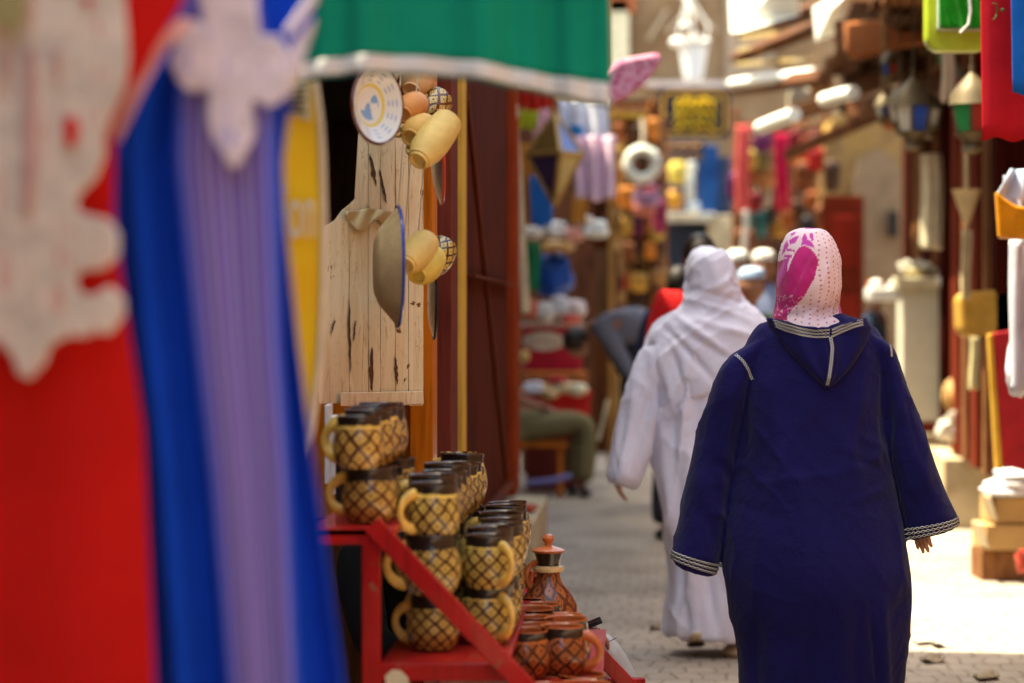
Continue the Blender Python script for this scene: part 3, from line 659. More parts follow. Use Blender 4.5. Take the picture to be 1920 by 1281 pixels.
hangpot(757, 215, 6.4, .040, .10, tl, -.35, M_OCLAY, 'orange clay pot hung bottom outwards beside the painted plate')
hangpot(770, 258, 6.35, .042, .10, tl, -.4, plain('amber_clay', (.60, .33, .08)), 'amber clay pot hung between the orange and the big yellow pot')
hangpot(785, 300, 6.3, .047, .17, R(50), -.6, M_YCLAY, 'big pale yellow clay pot, lowest of the upper bunch')
hangpot(788, 225, 6.6, .048, .11, R(55), -.6, G_YEL2, 'patterned amber pot hung highest behind the yellow one')
hangpot(772, 168, 6.6, .045, .11, R(50), -.4, plain('peach_clay', (.62, .36, .16)), 'peach clay pot half hidden by the green cloth edging')
hangpot(762, 497, 6.4, .044, .13, R(60), -.45, M_YCLAY, 'pale yellow clay pot beside the blue rimmed plate')
hangpot(783, 516, 6.45, .046, .11, R(62), -.4, plain('mustard_clay', (.64, .46, .10)), 'mustard clay pot hung lowest above the dark plate')
hangpot(803, 505, 6.6, .046, .10, R(50), -.6, G_YEL, 'small diamond patterned pot hung at the orange frame')

# ================================================================== CLOTHES AND BANNER HANGING CLOSE TO THE CAMERA
def drape(name, tab, D, mat, parent, fold=(.015, 5.), nu=70, nv=60, solid=.004, dfn=None, seed=0.):
    """tab rows: (py, left px, right px)"""
    y0, y1 = tab[0][0], tab[-1][0]
    def fn(u, v):
        y = lerp(y0, y1, v); l, r = interp(tab, y); x = lerp(l, r, u)
        d = fold[0] * (math.sin(u * fold[1] * 2 * PI + seed + .5 * math.sin(v * 3 + seed)) + .45 * math.sin(u * fold[1] * 4.3 * PI + seed * 2 + v * 1.3)) * (.6 + .6 * v)
        if dfn: d += dfn(u, v)
        p = P(x, y, D); p.y += d; return p
    b = MB(); b.grid(fn, nu, nv); return b.build(name, mat, parent, solid=solid)
red = thing('red_kaftan', 'scarlet kaftan with cream embroidered front hanging closest to the lens', 'kaftan', P(100, 1281, 3.1))
M_RED = fabric('scarlet_cloth', (.52, .010, .010)); 
def lace(name, thread, under, sx=70):
    t = NT(name, .9); a = t.noise(t.co(sc=(sx, 1, 5)), 1., 3, .6, .5); b_ = t.noise(t.co(), 26, 3, .6)
    k = t.mth('GREATER_THAN', t.mth('ADD', t.mth('MULTIPLY', a, .6), t.mth('MULTIPLY', b_, .4)), .575)
    t.col(t.mix(t.mth('MULTIPLY', k, .8), t.ramp(b_, [(.3, sc3(thread, .8)), (.7, sc3(thread, 1.2))]), under)); t.bump(a, .4, .006); return t.m
M_EMB = lace('cream_embroidery', (.54, .46, .39), (.46, .24, .20))
drape('cloth', [(-120, -260, 345), (0, -260, 345), (100, -260, 285), (250, -260, 215), (400, -260, 213), (560, -260, 232), (800, -260, 268), (1281, -260, 290), (1700, -260, 300)], 3.12, M_RED, red, (.006, .8), seed=1.)
b = MB(); out = [(-120, -60), (225, -60), (232, 0), (238, 60), (240, 110), (232, 165), (210, 215), (192, 255), (196, 290), (178, 335), (152, 360), (140, 385), (150, 400), (205, 412), (222, 440), (222, 480), (192, 505), (150, 508), (140, 525), (150, 552), (175, 555), (205, 535), (232, 560), (232, 590), (205, 628), (182, 622), (160, 632), (130, 630), (108, 640), (92, 650), (84, 680), (55, 712), (32, 702), (22, 668), (-5, 640), (-120, 640)]
b.prism(out, 3.05, .012); b.build('embroidery', M_EMB, red, smooth=False, bevel=.004)
for pts in ([(118, 222), (140, 218), (148, 240), (138, 275), (122, 272)], [(155, -5), (172, -5), (170, 10), (158, 10)], [(48, 95), (64, 95), (66, 300), (58, 395), (40, 400), (46, 300)], [(5, 90), (18, 90), (18, 150), (6, 150)], [(100, 95), (110, 95), (112, 150), (104, 150)]):
    b = MB(); b.prism(pts, 3.04, .006); b.build('patch', M_RED if pts[0][0] in (118, 155) else fabric('rose_embroidery', (.46, .25, .22)), red, smooth=False)
b = MB(); b.prism([(-30, -40), (48, -40), (45, 30), (32, 68), (5, 50), (-30, 40)], 3.02, .01); b.build('lining', fabric('olive_lining', (.30, .26, .12)), red, smooth=False, bevel=.003)
blue = thing('blue_kaftan', 'royal blue kaftan with lilac striped panel and white knotted braid', 'kaftan', P(430, 1281, 3.3))
M_BLU = fabric('royal_blue_cloth', (.003, .060, .56))
drape('cloth', [(-120, 300, 596), (0, 300, 592), (100, 280, 576), (160, 230, 548), (300, 200, 530), (400, 205, 533), (640, 225, 558), (850, 250, 584), (1000, 260, 606), (1281, 280, 644), (1700, 290, 690)], 3.34, M_BLU, blue, (.022, 2.2), seed=2.6)
M_LIL = stripes('lilac_stripes', [(.03, .06, .42), (.13, .09, .36), (.24, .07, .28), (.08, .13, .44), (.44, .38, .64), (.05, .15, .48), (.26, .06, .25), (.10, .07, .34), (.34, .30, .58)], 5)
drape('striped_panel', [(-120, 330, 480), (0, 330, 490), (160, 330, 520), (300, 326, 522), (640, 362, 530), (900, 392, 545), (1281, 425, 560), (1700, 455, 580)], 3.285, M_LIL, blue, (.003, 2.), seed=.4)
M_BRAID = lace('white_braid', (.60, .53, .58), (.40, .36, .56), 25)
fl = [(366, -60), (480, -60), (482, 20), (488, 66), (520, 66), (542, 100), (548, 135), (540, 170), (520, 195), (495, 198), (475, 185), (470, 205), (480, 235), (470, 270), (455, 292), (447, 315), (428, 312), (418, 290), (398, 262), (388, 225), (390, 170), (375, 170), (352, 172), (330, 150), (318, 120), (328, 85), (330, 50), (355, 35), (382, 48), (378, 20)]
b = MB(); b.prism(fl, 3.24, .010); b.build('braid_flower', M_BRAID, blue, smooth=False, bevel=.004)
for pts in ([(532, 58), (592, -30), (596, 0), (540, 72)], [(542, 88), (590, 30), (588, 52), (572, 98), (556, 150), (538, 190), (532, 160), (545, 120)]):
    b = MB(); b.prism(pts, 3.27, .008); b.build('braid', M_BRAID, blue, smooth=False, bevel=.003)
b = MB(); b.tube([P(345, 40, 3.2), P(300, 90, 3.15), P(262, 160, 3.12), (P(215, 262, 3.1))], [.012, .011, .010, .008], 8, flat=.5); b.build('cord', fabric('rose_cord', (.55, .24, .20)), blue)
gc = thing('green_cloth', 'emerald green cloth with white edging hanging across the top', 'cloth', P(860, 150, 4.0))
def gtab(y): return
b = MB(); GB = [(560, 118), (600, 112), (700, 104), (800, 106), (900, 118), (1000, 136), (1080, 150), (1142, 160)]
def gy(x):
    for (a, ya), (c, yc) in zip(GB, GB[1:]):
        if x <= c: return lerp(ya, yc, (x - a) / (c - a))
    return 160
def gfn(off0, off1, dd=0.):
    def fn(u, v):
        x = lerp(560, 1138 + 6 * v, u); y = lerp(off0(x), off1(x), v)
        p = P(x, y, 4.05 + .12 * u); p.y += .008 * math.sin(u * 41 + 1.7 * math.sin(u * 7) + .5 * math.sin(v * 2)) + .014 * math.sin(u * 17 + 1) + dd; return p
    return fn
b.grid(gfn(lambda x: -160., gy), 140, 24); b.build('cloth', fabric('emerald_cloth', (.004, .22, .13)), gc, solid=.004)
b = MB(); b.grid(gfn(gy, lambda x: gy(x) + 30 + 8 * sstep(1000, 1140, x), -.006), 140, 6); b.build('edging', fabric('white_edging', (.58, .56, .53)), gc, solid=.006)
b = MB(); b.grid(gfn(lambda x: gy(x) + 30 + 8 * sstep(1000, 1140, x), lambda x: gy(x) + 36 + 8 * sstep(1000, 1140, x), -.004), 140, 2); b.build('hem', fabric('dark_hem', (.03, .12, .11)), gc, solid=.005)
# yellow banner with a rounded pale edge; the end of its writing shows
bn = thing('yellow_banner', 'yellow sail shaped banner with pale rim and white lettering between kaftan and planks', 'banner', P(560, 850, 4.3))
bnr = [(150, 596), (250, 609), (400, 613), (550, 612), (700, 603), (830, 586), (950, 560), (1100, 520)]
def bedge(y):
    if y <= 150: return lerp(575, 596, max(0, (y + 60) / 210))
    return interp(bnr, y)[0]
ys = [-60 + 58 * k for k in range(21)]
b = MB(); b.prism([(420, -60)] + [(bedge(y) - 12, y) for y in ys] + [(420, 1100)], 4.3, .012)
def banner_mat():
    t = NT('yellow_banner', .5); f = t.noise(t.co(), 5, 3)
    t.col(t.ramp(f, [(.3, (.80, .42, .015)), (.55, (.82, .52, .02)), (.75, (.84, .62, .05))])); return t.m
b.build('face', banner_mat(), bn, smooth=False)
b = MB(); b.prism([(bedge(y) - 11.8, y) for y in ys] + [(bedge(y) - 1, y) for y in reversed(ys)], 4.292, .03); b.build('rim', plain('pale_rim', (.60, .50, .36)), bn, smooth=False, bevel=.003)
b = MB(); b.prism([(532, 165), (580, 150), (582, 228), (535, 212)], 4.292, .004); b.build('label', plain('label_paper', (.55, .47, .30)), bn, smooth=False)
for k in range(5):
    b = MB(); b.prism([(538, 170 + k * 9), (574 - (k % 2) * 8, 163 + k * 11), (574 - (k % 2) * 8, 167 + k * 11), (538, 174 + k * 9)], 4.286, .003); b.build('text_line', M_BLACK, bn, smooth=False)
def text_mesh(s, size, name='text'):
    cu = bpy.data.curves.new(name, 'FONT'); cu.body = s; cu.size = size; cu.extrude = .0015; cu.resolution_u = 4
    o = bpy.data.objects.new('tmp', cu); COL.objects.link(o); dg = bpy.context.evaluated_depsgraph_get(); dg.update()
    me = bpy.data.meshes.new_from_object(o.evaluated_get(dg)); bpy.data.objects.remove(o); return me
def place_text(s, px0, px1, pybase, D, height_px, mat, parent, name='lettering'):
    me = text_mesh(s, 1.); co = np.zeros(len(me.vertices) * 3, dtype=np.float32); me.vertices.foreach_get('co', co); co = co.reshape(-1, 3)
    mn, mx = co.min(0), co.max(0); wd = (X(px1, D) - X(px0, D)) / (mx[0] - mn[0]); hs = (height_px / FPX * D) / (mx[1] - mn[1])
    o = np.stack([X(px0, D) + (co[:, 0] - mn[0]) * wd, D - co[:, 2] * .6 , Z(pybase, D) + (co[:, 1] - mn[1]) * hs], 1)
    me.vertices.foreach_set('co', o.astype(np.float32).ravel()); me.materials.clear(); me.materials.append(mat); return link(name, me, parent, smooth=False)
place_text('tion', 512, 590, 447, 4.283, 100, fabric('white_letters', (.58, .54, .46)), bn)

# ================================================================== PEOPLE
def ring(D, lx, ly, rx, ry, dep, dy=0., sh=0.):
    """horizontal body ring from its two outline points (picture pixels) at distance D; dep = half depth"""
    a, b_ = P(lx, ly, D), P(rx, ry, D); c = (a + b_) / 2 + Vector((0, dy, 0)); h = (b_ - a) / 2
    return (c, h, Vector((0, dep, sh)))
def supple(rg, sub=4):
    """Catmull-Rom resample of rings"""
    out = []; k = len(rg)
    for i in range(k - 1):
        for j in range(sub):
            t = j / sub; r = []
            for q in range(3):
                p0, p1, p2, p3 = rg[max(i - 1, 0)][q], rg[i][q], rg[i + 1][q], rg[min(i + 2, k - 1)][q]
                r.append(.5 * ((2 * p1) + (p2 - p0) * t + (2 * p0 - 5 * p1 + 4 * p2 - p3) * t * t + (3 * p1 - p0 - 3 * p2 + p3) * t ** 3))
            out.append(tuple(r))
    out.append(rg[-1]); return out
def head_to(mb, c, yaw=0., pitch=0., s=1.):
    """head with brow, nose, lips, chin, ears; face towards -Y before yaw (s=1: 0.23 m tall)"""
    Mx = Matrix.Rotation(yaw, 3, 'Z') @ Matrix.Rotation(pitch, 3, 'X')
    def fn(d):
        k = 1.
        if d.z < -.2: k *= 1 - .20 * sstep(-.2, -1, d.z) * (1 if d.y > -.2 else .45)
        def bumpf(x, z, w_, a):
            if d.y > 0: return 0
            return a * math.exp(-(((d.x - x) ** 2 + (d.z - z) ** 2) / w_ ** 2))
        k += bumpf(0, -.14, .13, .22) + bumpf(0, .06, .09, .07) + bumpf(0, -.48, .16, .08) + bumpf(0, -.80, .2, .08)
        k -= bumpf(-.33, .06, .15, .09) + bumpf(.33, .06, .15, .09)
        return k
    mb.ball(c, (.076 * s, .096 * s, .115 * s), 32, 24, fn, Mx)
    for sx in (-1, 1):
        mb.ball(Vector(c) + Mx @ Vector((sx * .078 * s, .008 * s, -.005 * s)), (.012 * s, .018 * s, .030 * s), 10, 8, None, Mx)
    return Mx
def hand_to(mb, wrist, direction, side, curl=.35, s=1., thumb=None, spread=.12):
    """palm, four bent fingers of unequal length and a thumb; direction = wrist to knuckles, side = towards the thumb"""
    w0 = Vector(wrist); d = Vector(direction).normalized(); sdv = (Vector(side) - d * Vector(side).dot(d)).normalized(); nrm = d.cross(sdv)
    pal = []
    for t_ in (0, .35, .75, 1.):
        hw = lerp(.026, .041, min(1, t_ * 1.5)) * s; pal.append((w0 + d * (.09 * s * t_), sdv * hw, nrm * lerp(.019, .013, t_) * s))
    mb.rings(pal, 14)
    for k, (ln, off) in enumerate(((.072, .030), (.080, .010), (.075, -.010), (.058, -.029))):
        p = w0 + d * .083 * s + sdv * off * s; pts = [p]; a = 0.; q = p
        for j in range(3):
            a += curl * (1 + .15 * k); seg = ln * s * (.42, .32, .26)[j]
            dd = (d * math.cos(a) + nrm * math.sin(a) + sdv * spread * (1.3 - k) * .5).normalized(); q = q + dd * seg; pts.append(q)
        mb.tube(pts, [.0098 * s, .0092 * s, .0085 * s, .0062 * s], 10); mb.ball(pts[-1], .0066 * s, 8, 6)
    tp = w0 + d * .02 * s + sdv * .024 * s; td = (sdv * .75 + d * .8 + nrm * .35).normalized()
    mb.tube([tp, tp + td * .035 * s, tp + (td + d * .5).normalized() * .062 * s], [.0125 * s, .011 * s, .008 * s], 10)
SKIN_L = plain('skin', (.44, .23, .15), .5, .1, 30, .05); SKIN_D = plain('brown_skin', (.27, .125, .075), .5, .1, 30, .05)
def limbs(mb, J, E):
    mesh_to_mb(skin(J, E, 2), mb)
def ribbon(bvh, pts, width, off, name, mat, parent, chains=60, n=80, direction=(0, 1, 0), w_end=None):
    """flat braid laid on a surface: pts in picture pixels (x, y) with distance D0, projected along direction"""
    path = []
    L = [0]
    for a, c in zip(pts, pts[1:]): L.append(L[-1] + math.hypot(a[0] - c[0], a[1] - c[1]))
    b = MB(); vs = []; uv = []
    for i in range(n + 1):
        s_ = L[-1] * i / n; k = 0
        while k < len(L) - 2 and s_ > L[k + 1]: k += 1
        t = (s_ - L[k]) / (L[k + 1] - L[k]); x = lerp(pts[k][0], pts[k + 1][0], t); y = lerp(pts[k][1], pts[k + 1][1], t)
        k0, k1 = max(0, k - (t < .5)), min(len(pts) - 2, k + (t >= .5)); dx = pts[k0 + 1][0] - pts[k0][0] + pts[k1 + 1][0] - pts[k1][0]; dy = pts[k0 + 1][1] - pts[k0][1] + pts[k1 + 1][1] - pts[k1][1]
        m = math.hypot(dx, dy); nx, ny = -dy / m, dx / m
        for j in (-1, 0, 1):
            q = P(x + nx * width * j / 2, y + ny * width * j / 2, BD[0]); o = q - Vector((0, 1, 0))
            h = bvh.ray_cast(o, Vector((0, 1, 0)))
            p = (h[0] - Vector((0, off, 0))) if h[0] else None
            vs.append(p); uv.append((i / n * chains, (j + 1) / 2))
    last = None
    for i, p in enumerate(vs):
        if p is None: vs[i] = last if last else next(q for q in vs if q)
        else: last = p
    fs = [(i * 3 + j, i * 3 + j + 1, i * 3 + j + 4, i * 3 + j + 3) for i in range(n) for j in (0, 1)]
    b.add(vs, fs, uv); return b.build(name, mat, parent)
def biggest(me):
    bm = bmesh.new(); bm.from_mesh(me); left = set(bm.verts); best = set()
    while left:
        st_ = [left.pop()]; isl = set(st_)
        while st_:
            for e in st_.pop().link_edges:
                for v in e.verts:
                    if v not in isl: isl.add(v); left.discard(v); st_.append(v)
        if len(isl) > len(best): best = isl
    bmesh.ops.delete(bm, geom=[v for v in bm.verts if v not in best], context='VERTS'); bm.to_mesh(me); bm.free()
def creases(sc, amp, st=(1, 1, 1), power=7, rot=0.):
    cr, sr = math.cos(rot), math.sin(rot)
    def fn(co, no):
        o = np.empty(len(co))
        for i, c in enumerate(co):
            x, z = c[0] * cr - c[2] * sr, c[0] * sr + c[2] * cr
            q = Vector((x * sc * st[0], c[1] * sc * st[1], z * sc * st[2])); n_ = noise.noise(q)
            m_ = .5 + .5 * noise.noise(q * .37 + Vector((5, 3, 1))); o[i] = (1 - abs(n_)) ** power * m_ * m_
        return o * amp * 1.6
    return fn
def bvh_of(me):
    return BVHTree.FromPolygons([tuple(v.co) for v in me.vertices], [tuple(p.vertices) for p in me.polygons])
M_TRIM = stitched()
BD = [7.08]
# ---------------------------------------------------------------- woman in the blue djellaba
D = 7.08; BDY = D
wb = thing('person', 'woman in a navy blue hooded robe and dotted pink scarf walking away', 'person', (X(1540, D), D, 0), 'shoppers walking up the alley')
robe_r = [ring(D, 1490, 592, 1580, 588, .060, -.005), ring(D, 1455, 603, 1612, 600, .085), ring(D, 1418, 622, 1640, 616, .105), ring(D, 1398, 655, 1660, 650, .125), ring(D, 1392, 700, 1662, 700, .140),
          ring(D, 1388, 770, 1660, 770, .150), ring(D, 1378, 850, 1664, 850, .155), ring(D, 1366, 930, 1676, 930, .165, -.006), ring(D, 1354, 1010, 1694, 1010, .182, -.012), ring(D, 1356, 1075, 1703, 1075, .188, -.016),
          ring(D, 1368, 1140, 1704, 1140, .182, -.012), ring(D, 1381, 1200, 1699, 1200, .172), ring(D, 1387, 1285, 1690, 1285, .165, .005), ring(D, 1384, 1370, 1686, 1370, .168, .01), ring(D, 1378, 1436, 1690, 1436, .175, .012)]
b = MB(); b.rings(supple(robe_r), 72)
la = [ring(D, 1420, 640, 1470, 612, .070), ring(D, 1372, 668, 1440, 640, .080, .0), ring(D, 1346, 700, 1420, 690, .080), ring(D, 1325, 762, 1398, 760, .075), ring(D, 1305, 840, 1380, 842, .074, .0), ring(D, 1285, 920, 1366, 926, .078, -.004), ring(D, 1268, 1000, 1353, 1016, .084, -.010), ring(D, 1257, 1047, 1338, 1076, .088, -.014)]
ra = [ring(D, 1590, 612, 1640, 632, .070), ring(D, 1615, 640, 1672, 650, .080), ring(D, 1640, 690, 1690, 690, .080), ring(D, 1656, 765, 1714, 762, .078, .0), ring(D, 1664, 842, 1741, 836, .078, .004), ring(D, 1680, 920, 1766, 905, .082, .006), ring(D, 1693, 978, 1788, 962, .086, .008), ring(D, 1700, 1012, 1796, 984, .088, .010)]
for r_ in (la, ra): b.rings(supple(r_), 48)
me = remeshed(b, .0065, 7)
F = folds(D, [(1500, 760, 1430, 930, 12, .006), (1560, 790, 1600, 900, 14, .005), (1650, 700, 1650, 860, 7, -.008), (1400, 700, 1392, 880, 9, -.007), (1420, 900, 1560, 880, 10, .005), (1660, 880, 1560, 850, 9, -.006), (1665, 905, 1590, 930, 10, .006), (1660, 840, 1600, 815, 8, .005), (1365, 940, 1450, 960, 12, -.004),
              (1615, 1120, 1632, 1281, 6, -.010), (1640, 1110, 1650, 1330, 10, .010), (1655, 1150, 1690, 1110, 12, -.007), (1450, 1100, 1440, 1400, 22, .010), (1500, 1120, 1510, 1420, 16, -.009), (1560, 1080, 1560, 1400, 20, .008), (1410, 1120, 1412, 1400, 12, -.008), (1590, 1130, 1590, 1420, 10, -.006),
              (1350, 760, 1325, 1000, 9, -.007), (1372, 700, 1345, 900, 7, .006), (1310, 880, 1345, 980, 12, .005), (1330, 850, 1368, 900, 8, -.005), (1685, 720, 1720, 860, 9, -.006), (1700, 830, 1755, 960, 12, .007), (1680, 880, 1730, 990, 7, -.006), (1672, 800, 1700, 930, 7, .006), (1735, 870, 1700, 960, 8, .004), (1380, 640, 1350, 740, 8, .004),
              (1460, 720, 1480, 860, 20, -.004), (1620, 680, 1600, 800, 14, .005), (1440, 820, 1520, 1000, 26, .004)])
displace(me, both(F, small_noise(9, .006, (1, 1, .45)), creases(7, .014, (1, 1, .22), 6, .22), creases(10, .008, (1, 1, .35), 7, -.7), creases(9, .003, (.5, 1, 1), 7, .3), creases(26, .003, (1, 1, .5), 6, .9)))
M_NAVY = fabric('navy_cloth', (.0072, .0062, .064), .25, 420, sheen=.6, wr=.8)
me.materials.clear(); me.materials.append(M_NAVY); bv = bvh_of(me); link('robe', me, wb)
# hood hanging down the back
HO = [(596, 1432, 1612), (612, 1436, 1622), (632, 1452, 1616), (655, 1470, 1604), (678, 1490, 1588), (700, 1512, 1568), (716, 1528, 1551), (723, 1536, 1541)]
def hsurf(x, y):
    h = bv.ray_cast(P(x, y, D) - Vector((0, 1, 0)), Vector((0, 1, 0))); return h[0].y if h[0] else D - .08
hb = MB(); NU, NV = 56, 50; hv = []
def hoodp(u, v, out=True):
    y = lerp(596, 723, v); l, r = interp(HO, y); cxx = lerp(1520, 1539, v)
    x = lerp(l, r, u); top = 0
    if v < .25: y += (12 + 8 * math.sin(PI * u)) * (1 - v / .25) * math.sin(PI * u) * .9      # neckline sags in the middle
    base = lerp(hsurf(1530, max(y, 640)), hsurf(lerp(x, 1530, .3), max(y, 628)), .8)
    e = (1 - abs(2 * u - 1) ** 2.6) ; bul = (.042 - .020 * v) * e ** .55 * (1 - .8 * sstep(.86, 1, v))
    bul += .0075 * math.sin((abs(u - .5) * 2 * (1 - .25 * v)) * 11 + (1.5 if u < .5 else .2)) * e * (1 - v * .5)
    p = P(x, y, D); p.y = base - bul - .004; return p
hb.grid(hoodp, NU, NV); hb.build('hood', M_NAVY, wb, solid=.008)
hm = MB(); hm.grid(hoodp, NU, NV); hbv = bvh_of(hm.mesh())
for k in range(3):
    o_ = 5.6 * k
    ribbon(hbv, [(1440 + o_ * .4, 600 + o_), (1462, 608 + o_), (1490, 616 + o_), (1515, 620 + o_), (1541, 618 + o_ * 1.1)], 3.9, .0065, 'braid', M_TRIM, wb, 15, 60)
    ribbon(hbv, [(1545, 618 + o_ * 1.1), (1566, 610 + o_), (1588, 601 + o_), (1606, 598 + o_ * .9)], 3.9, .0065, 'braid', M_TRIM, wb, 10, 40)
ribbon(hbv, [(1542, 630), (1546, 650), (1543, 680), (1537, 720)], 6.5, .0075, 'braid', M_TRIM, wb, 16, 40)
ribbon(bv, [(1364, 657), (1376, 664), (1388, 676), (1398, 692), (1406, 711)], 5.5, .003, 'braid', M_TRIM, wb, 14, 40)
ribbon(bv, [(1661, 628), (1664, 645), (1664, 668)], 4.5, .003, 'braid', M_TRIM, wb, 8, 30)
def cuff(rg, par, k0, name='cuff_braid'):
    for j in range(3):
        b = MB(); n = 72; vs = []; uv = []; c0, a0, b0 = rg[-2]; c1, a1, b1 = rg[-1]; L = (c1 - c0).length
        for w_ in (0, 1):
            t = 1 - ((2 - j) * .0108 + .003 + (1 - w_) * .0072) / L
            c, a, bb_ = c0.lerp(c1, t), a0.lerp(a1, t), b0.lerp(b1, t)
            for q in range(n + 1):
                th = 2 * PI * q / n; d_ = a * math.cos(th) + bb_ * math.sin(th); hh = bv.ray_cast(c + d_ * 1.28, -d_.normalized(), .06)
                vs.append(hh[0] + d_.normalized() * .0025 if hh[0] else c + d_ * 1.05); uv.append((q / n * 34, w_))
        b.add(vs, [(q, q + 1, n + 2 + q, n + 1 + q) for q in range(n)], uv); b.build(name, M_TRIM, par, solid=.002)
cuff(la, wb, 0); cuff(ra, wb, 0)
# headscarf with dots and a magenta flower on one side, painted on the weave
HD = D - .005
sc_r = [ring(HD, 1503, 429, 1533, 429, .03, -.01), ring(HD, 1486, 436, 1549, 436, .062, -.01), ring(HD, 1473, 449, 1561, 449, .085, -.005), ring(HD, 1464, 470, 1571, 470, .103), ring(HD, 1459, 500, 1576, 500, .112), ring(HD, 1457, 530, 1577, 530, .112),
        ring(HD, 1457, 556, 1575, 556, .103, .004), ring(HD, 1455, 576, 1575, 578, .090, .012), ring(HD, 1451, 592, 1582, 592, .086, .01), ring(HD, 1449, 606, 1590, 602, .092, .0), ring(HD, 1452, 622, 1592, 614, .10, -.005)]
b = MB(); b.rings(supple(sc_r, 6), 96); me = remeshed(b, .0036, 5)
displace(me, both(folds(HD, [(1475, 560, 1512, 470, 5, -.004), (1480, 590, 1505, 500, 6, .004), (1500, 600, 1545, 560, 7, .004), (1452, 595, 1500, 575, 5, .004), (1560, 560, 1582, 592, 4, -.004), (1520, 605, 1572, 585, 5, -.003), (1545, 440, 1548, 600, 5, .002), (1462, 560, 1452, 600, 6, .004), (1530, 570, 1480, 605, 4, -.003)]), small_noise(30, .0015), creases(16, .008, (1, 1, .3), 6, .5), creases(22, .005, (1, 1, .4), 6, -.4)))
me.update()
def inpoly(x, y, poly):
    c = False; j = len(poly) - 1
    for i in range(len(poly)):
        if (poly[i][1] > y) != (poly[j][1] > y) and x < (poly[j][0] - poly[i][0]) * (y - poly[i][1]) / (poly[j][1] - poly[i][1]) + poly[i][0]: c = not c
        j = i
    return c
WHITE, MAG, PUR, DOT = (.73, .57, .62), (.46, .012, .17), (.50, .04, .36), (.40, .012, .09)
petal = [(1453, 575), (1458, 545), (1466, 525), (1475, 500), (1482, 478), (1490, 464), (1500, 461), (1512, 470), (1521, 484), (1522, 500), (1518, 520), (1508, 540), (1495, 562), (1482, 580), (1470, 590), (1450, 592)]
leafs = [[(1494, 460), (1497, 445), (1502, 438), (1506, 450), (1516, 458), (1519, 470), (1510, 465), (1500, 460)], [(1475, 452), (1486, 444), (1492, 443), (1484, 455), (1476, 460)], [(1466, 462), (1472, 452), (1474, 462), (1468, 475), (1463, 480)], [(1511, 438), (1517, 440), (1520, 452), (1516, 456), (1511, 448)],
         [(1471, 469), (1484, 470), (1483, 474), (1470, 474)], [(1467, 481), (1479, 480), (1477, 486), (1466, 486)], [(1458, 505), (1465, 492), (1476, 482), (1470, 505), (1462, 530), (1459, 545)], [(1480, 440), (1490, 436), (1486, 441), (1480, 445)]]
dots = []
for c_ in range(12):
    for r_ in range(20):
        a = -1.25 + c_ * .235; dots.append((a, 438 + r_ * 8.6 + (c_ % 2) * 4.3))
ca = me.color_attributes.new('paint', 'FLOAT_COLOR', 'POINT'); cols = np.ones((len(me.vertices), 4), dtype=np.float32)
for i, v in enumerate(me.vertices):
    px = CX + v.co.x / HD * FPX; py = HY + (CH - v.co.z) / HD * FPX; c = WHITE; q_ = v.co * 17; px += 4.5 * noise.noise(q_); py += 4.5 * noise.noise(q_ + Vector((7, 1, 3)))
    ang = math.atan2(v.co.x - X(1517, HD), -(v.co.y - HD)) + .09 * noise.noise(q_ * .8)
    if v.co.y > HD: px = 1517 + (px - 1517) * 1.02
    if inpoly(px, py, petal): c = sc3(MAG, 1 + .25 * noise.noise(v.co * 25)); c = WHITE if (py > 555 and noise.noise(v.co * 330) > .36) else c
    elif any(inpoly(px, py, l) for l in leafs): c = PUR
    elif px < 1472 and 488 < py < 600 and v.co.y < HD + .03: c = (.36, .012, .09)
    elif px > 1571 and py > 572: c = PUR
    elif py < 436 and 1540 > px > 1505: c = PUR if py < 431 else WHITE
    elif ang > .02 or v.co.y > HD or py > 560 - (px - 1450) * .1:
        ai = round((ang + 1.25) / .235)
        if ang > -.1 or py > 570 or v.co.y > HD:
            for c_ in (ai - 1, ai, ai + 1):
                a = -1.25 + c_ * .235; yy = 438 + (c_ % 2) * 4.3; r_ = round((py - yy) / 8.6)
                dd = math.hypot((ang - a) * 58, (py - yy - r_ * 8.6))
                if dd < 1.55: c = DOT
    cols[i, :3] = c
ca.data.foreach_set('color', cols.ravel())
t = NT('printed_scarf', .7); at = t.n('ShaderNodeVertexColor'); at.layer_name = 'paint'; t.col(at.outputs[0]); t.b.inputs['Sheen Weight'].default_value = .2
t.bump(t.mth('ADD', t.noise(t.co(), 500, 2), t.mth('MULTIPLY', t.noise(t.co(), 40, 3), .8)), .3, .004)
me.materials.clear(); me.materials.append(t.m); link('headscarf', me, wb)
# body under the clothes: head, neck, trunk, arms, legs, hands as one mesh
def pj(px, py, dy=0.): v = P(px, py, D); v.y += dy; return v
b = MB()
limbs(b, {'pelvis': (pj(1530, 1090), .12), 'waist': (pj(1530, 920), .10), 'chest': (pj(1530, 740), .115), 'neck': (pj(1520, 615), .052), 'skull': (pj(1517, 540), .05),
          'sl': (pj(1425, 665), .052), 'el': (pj(1345, 850), .038), 'wl': (pj(1302, 990, -.01), .026), 'sr': (pj(1635, 660), .052), 'er': (pj(1695, 830), .038), 'wr': (pj(1735, 940, .01), .026),
          'hl': (pj(1470, 1120), .085), 'kl': (pj(1465, 1300, .05), .058), 'fl': (pj(1460, 1418, .02), .038), 'hr': (pj(1590, 1120), .085), 'kr': (pj(1600, 1290, -.04), .058), 'fr': (pj(1605, 1410, -.12), .038)},
      [('pelvis', 'waist'), ('waist', 'chest'), ('chest', 'neck'), ('neck', 'skull'), ('chest', 'sl'), ('sl', 'el'), ('el', 'wl'), ('chest', 'sr'), ('sr', 'er'), ('er', 'wr'), ('pelvis', 'hl'), ('hl', 'kl'), ('kl', 'fl'), ('pelvis', 'hr'), ('hr', 'kr'), ('kr', 'fr')])
head_to(b, pj(1515, 515, .012), PI, 0, .93)
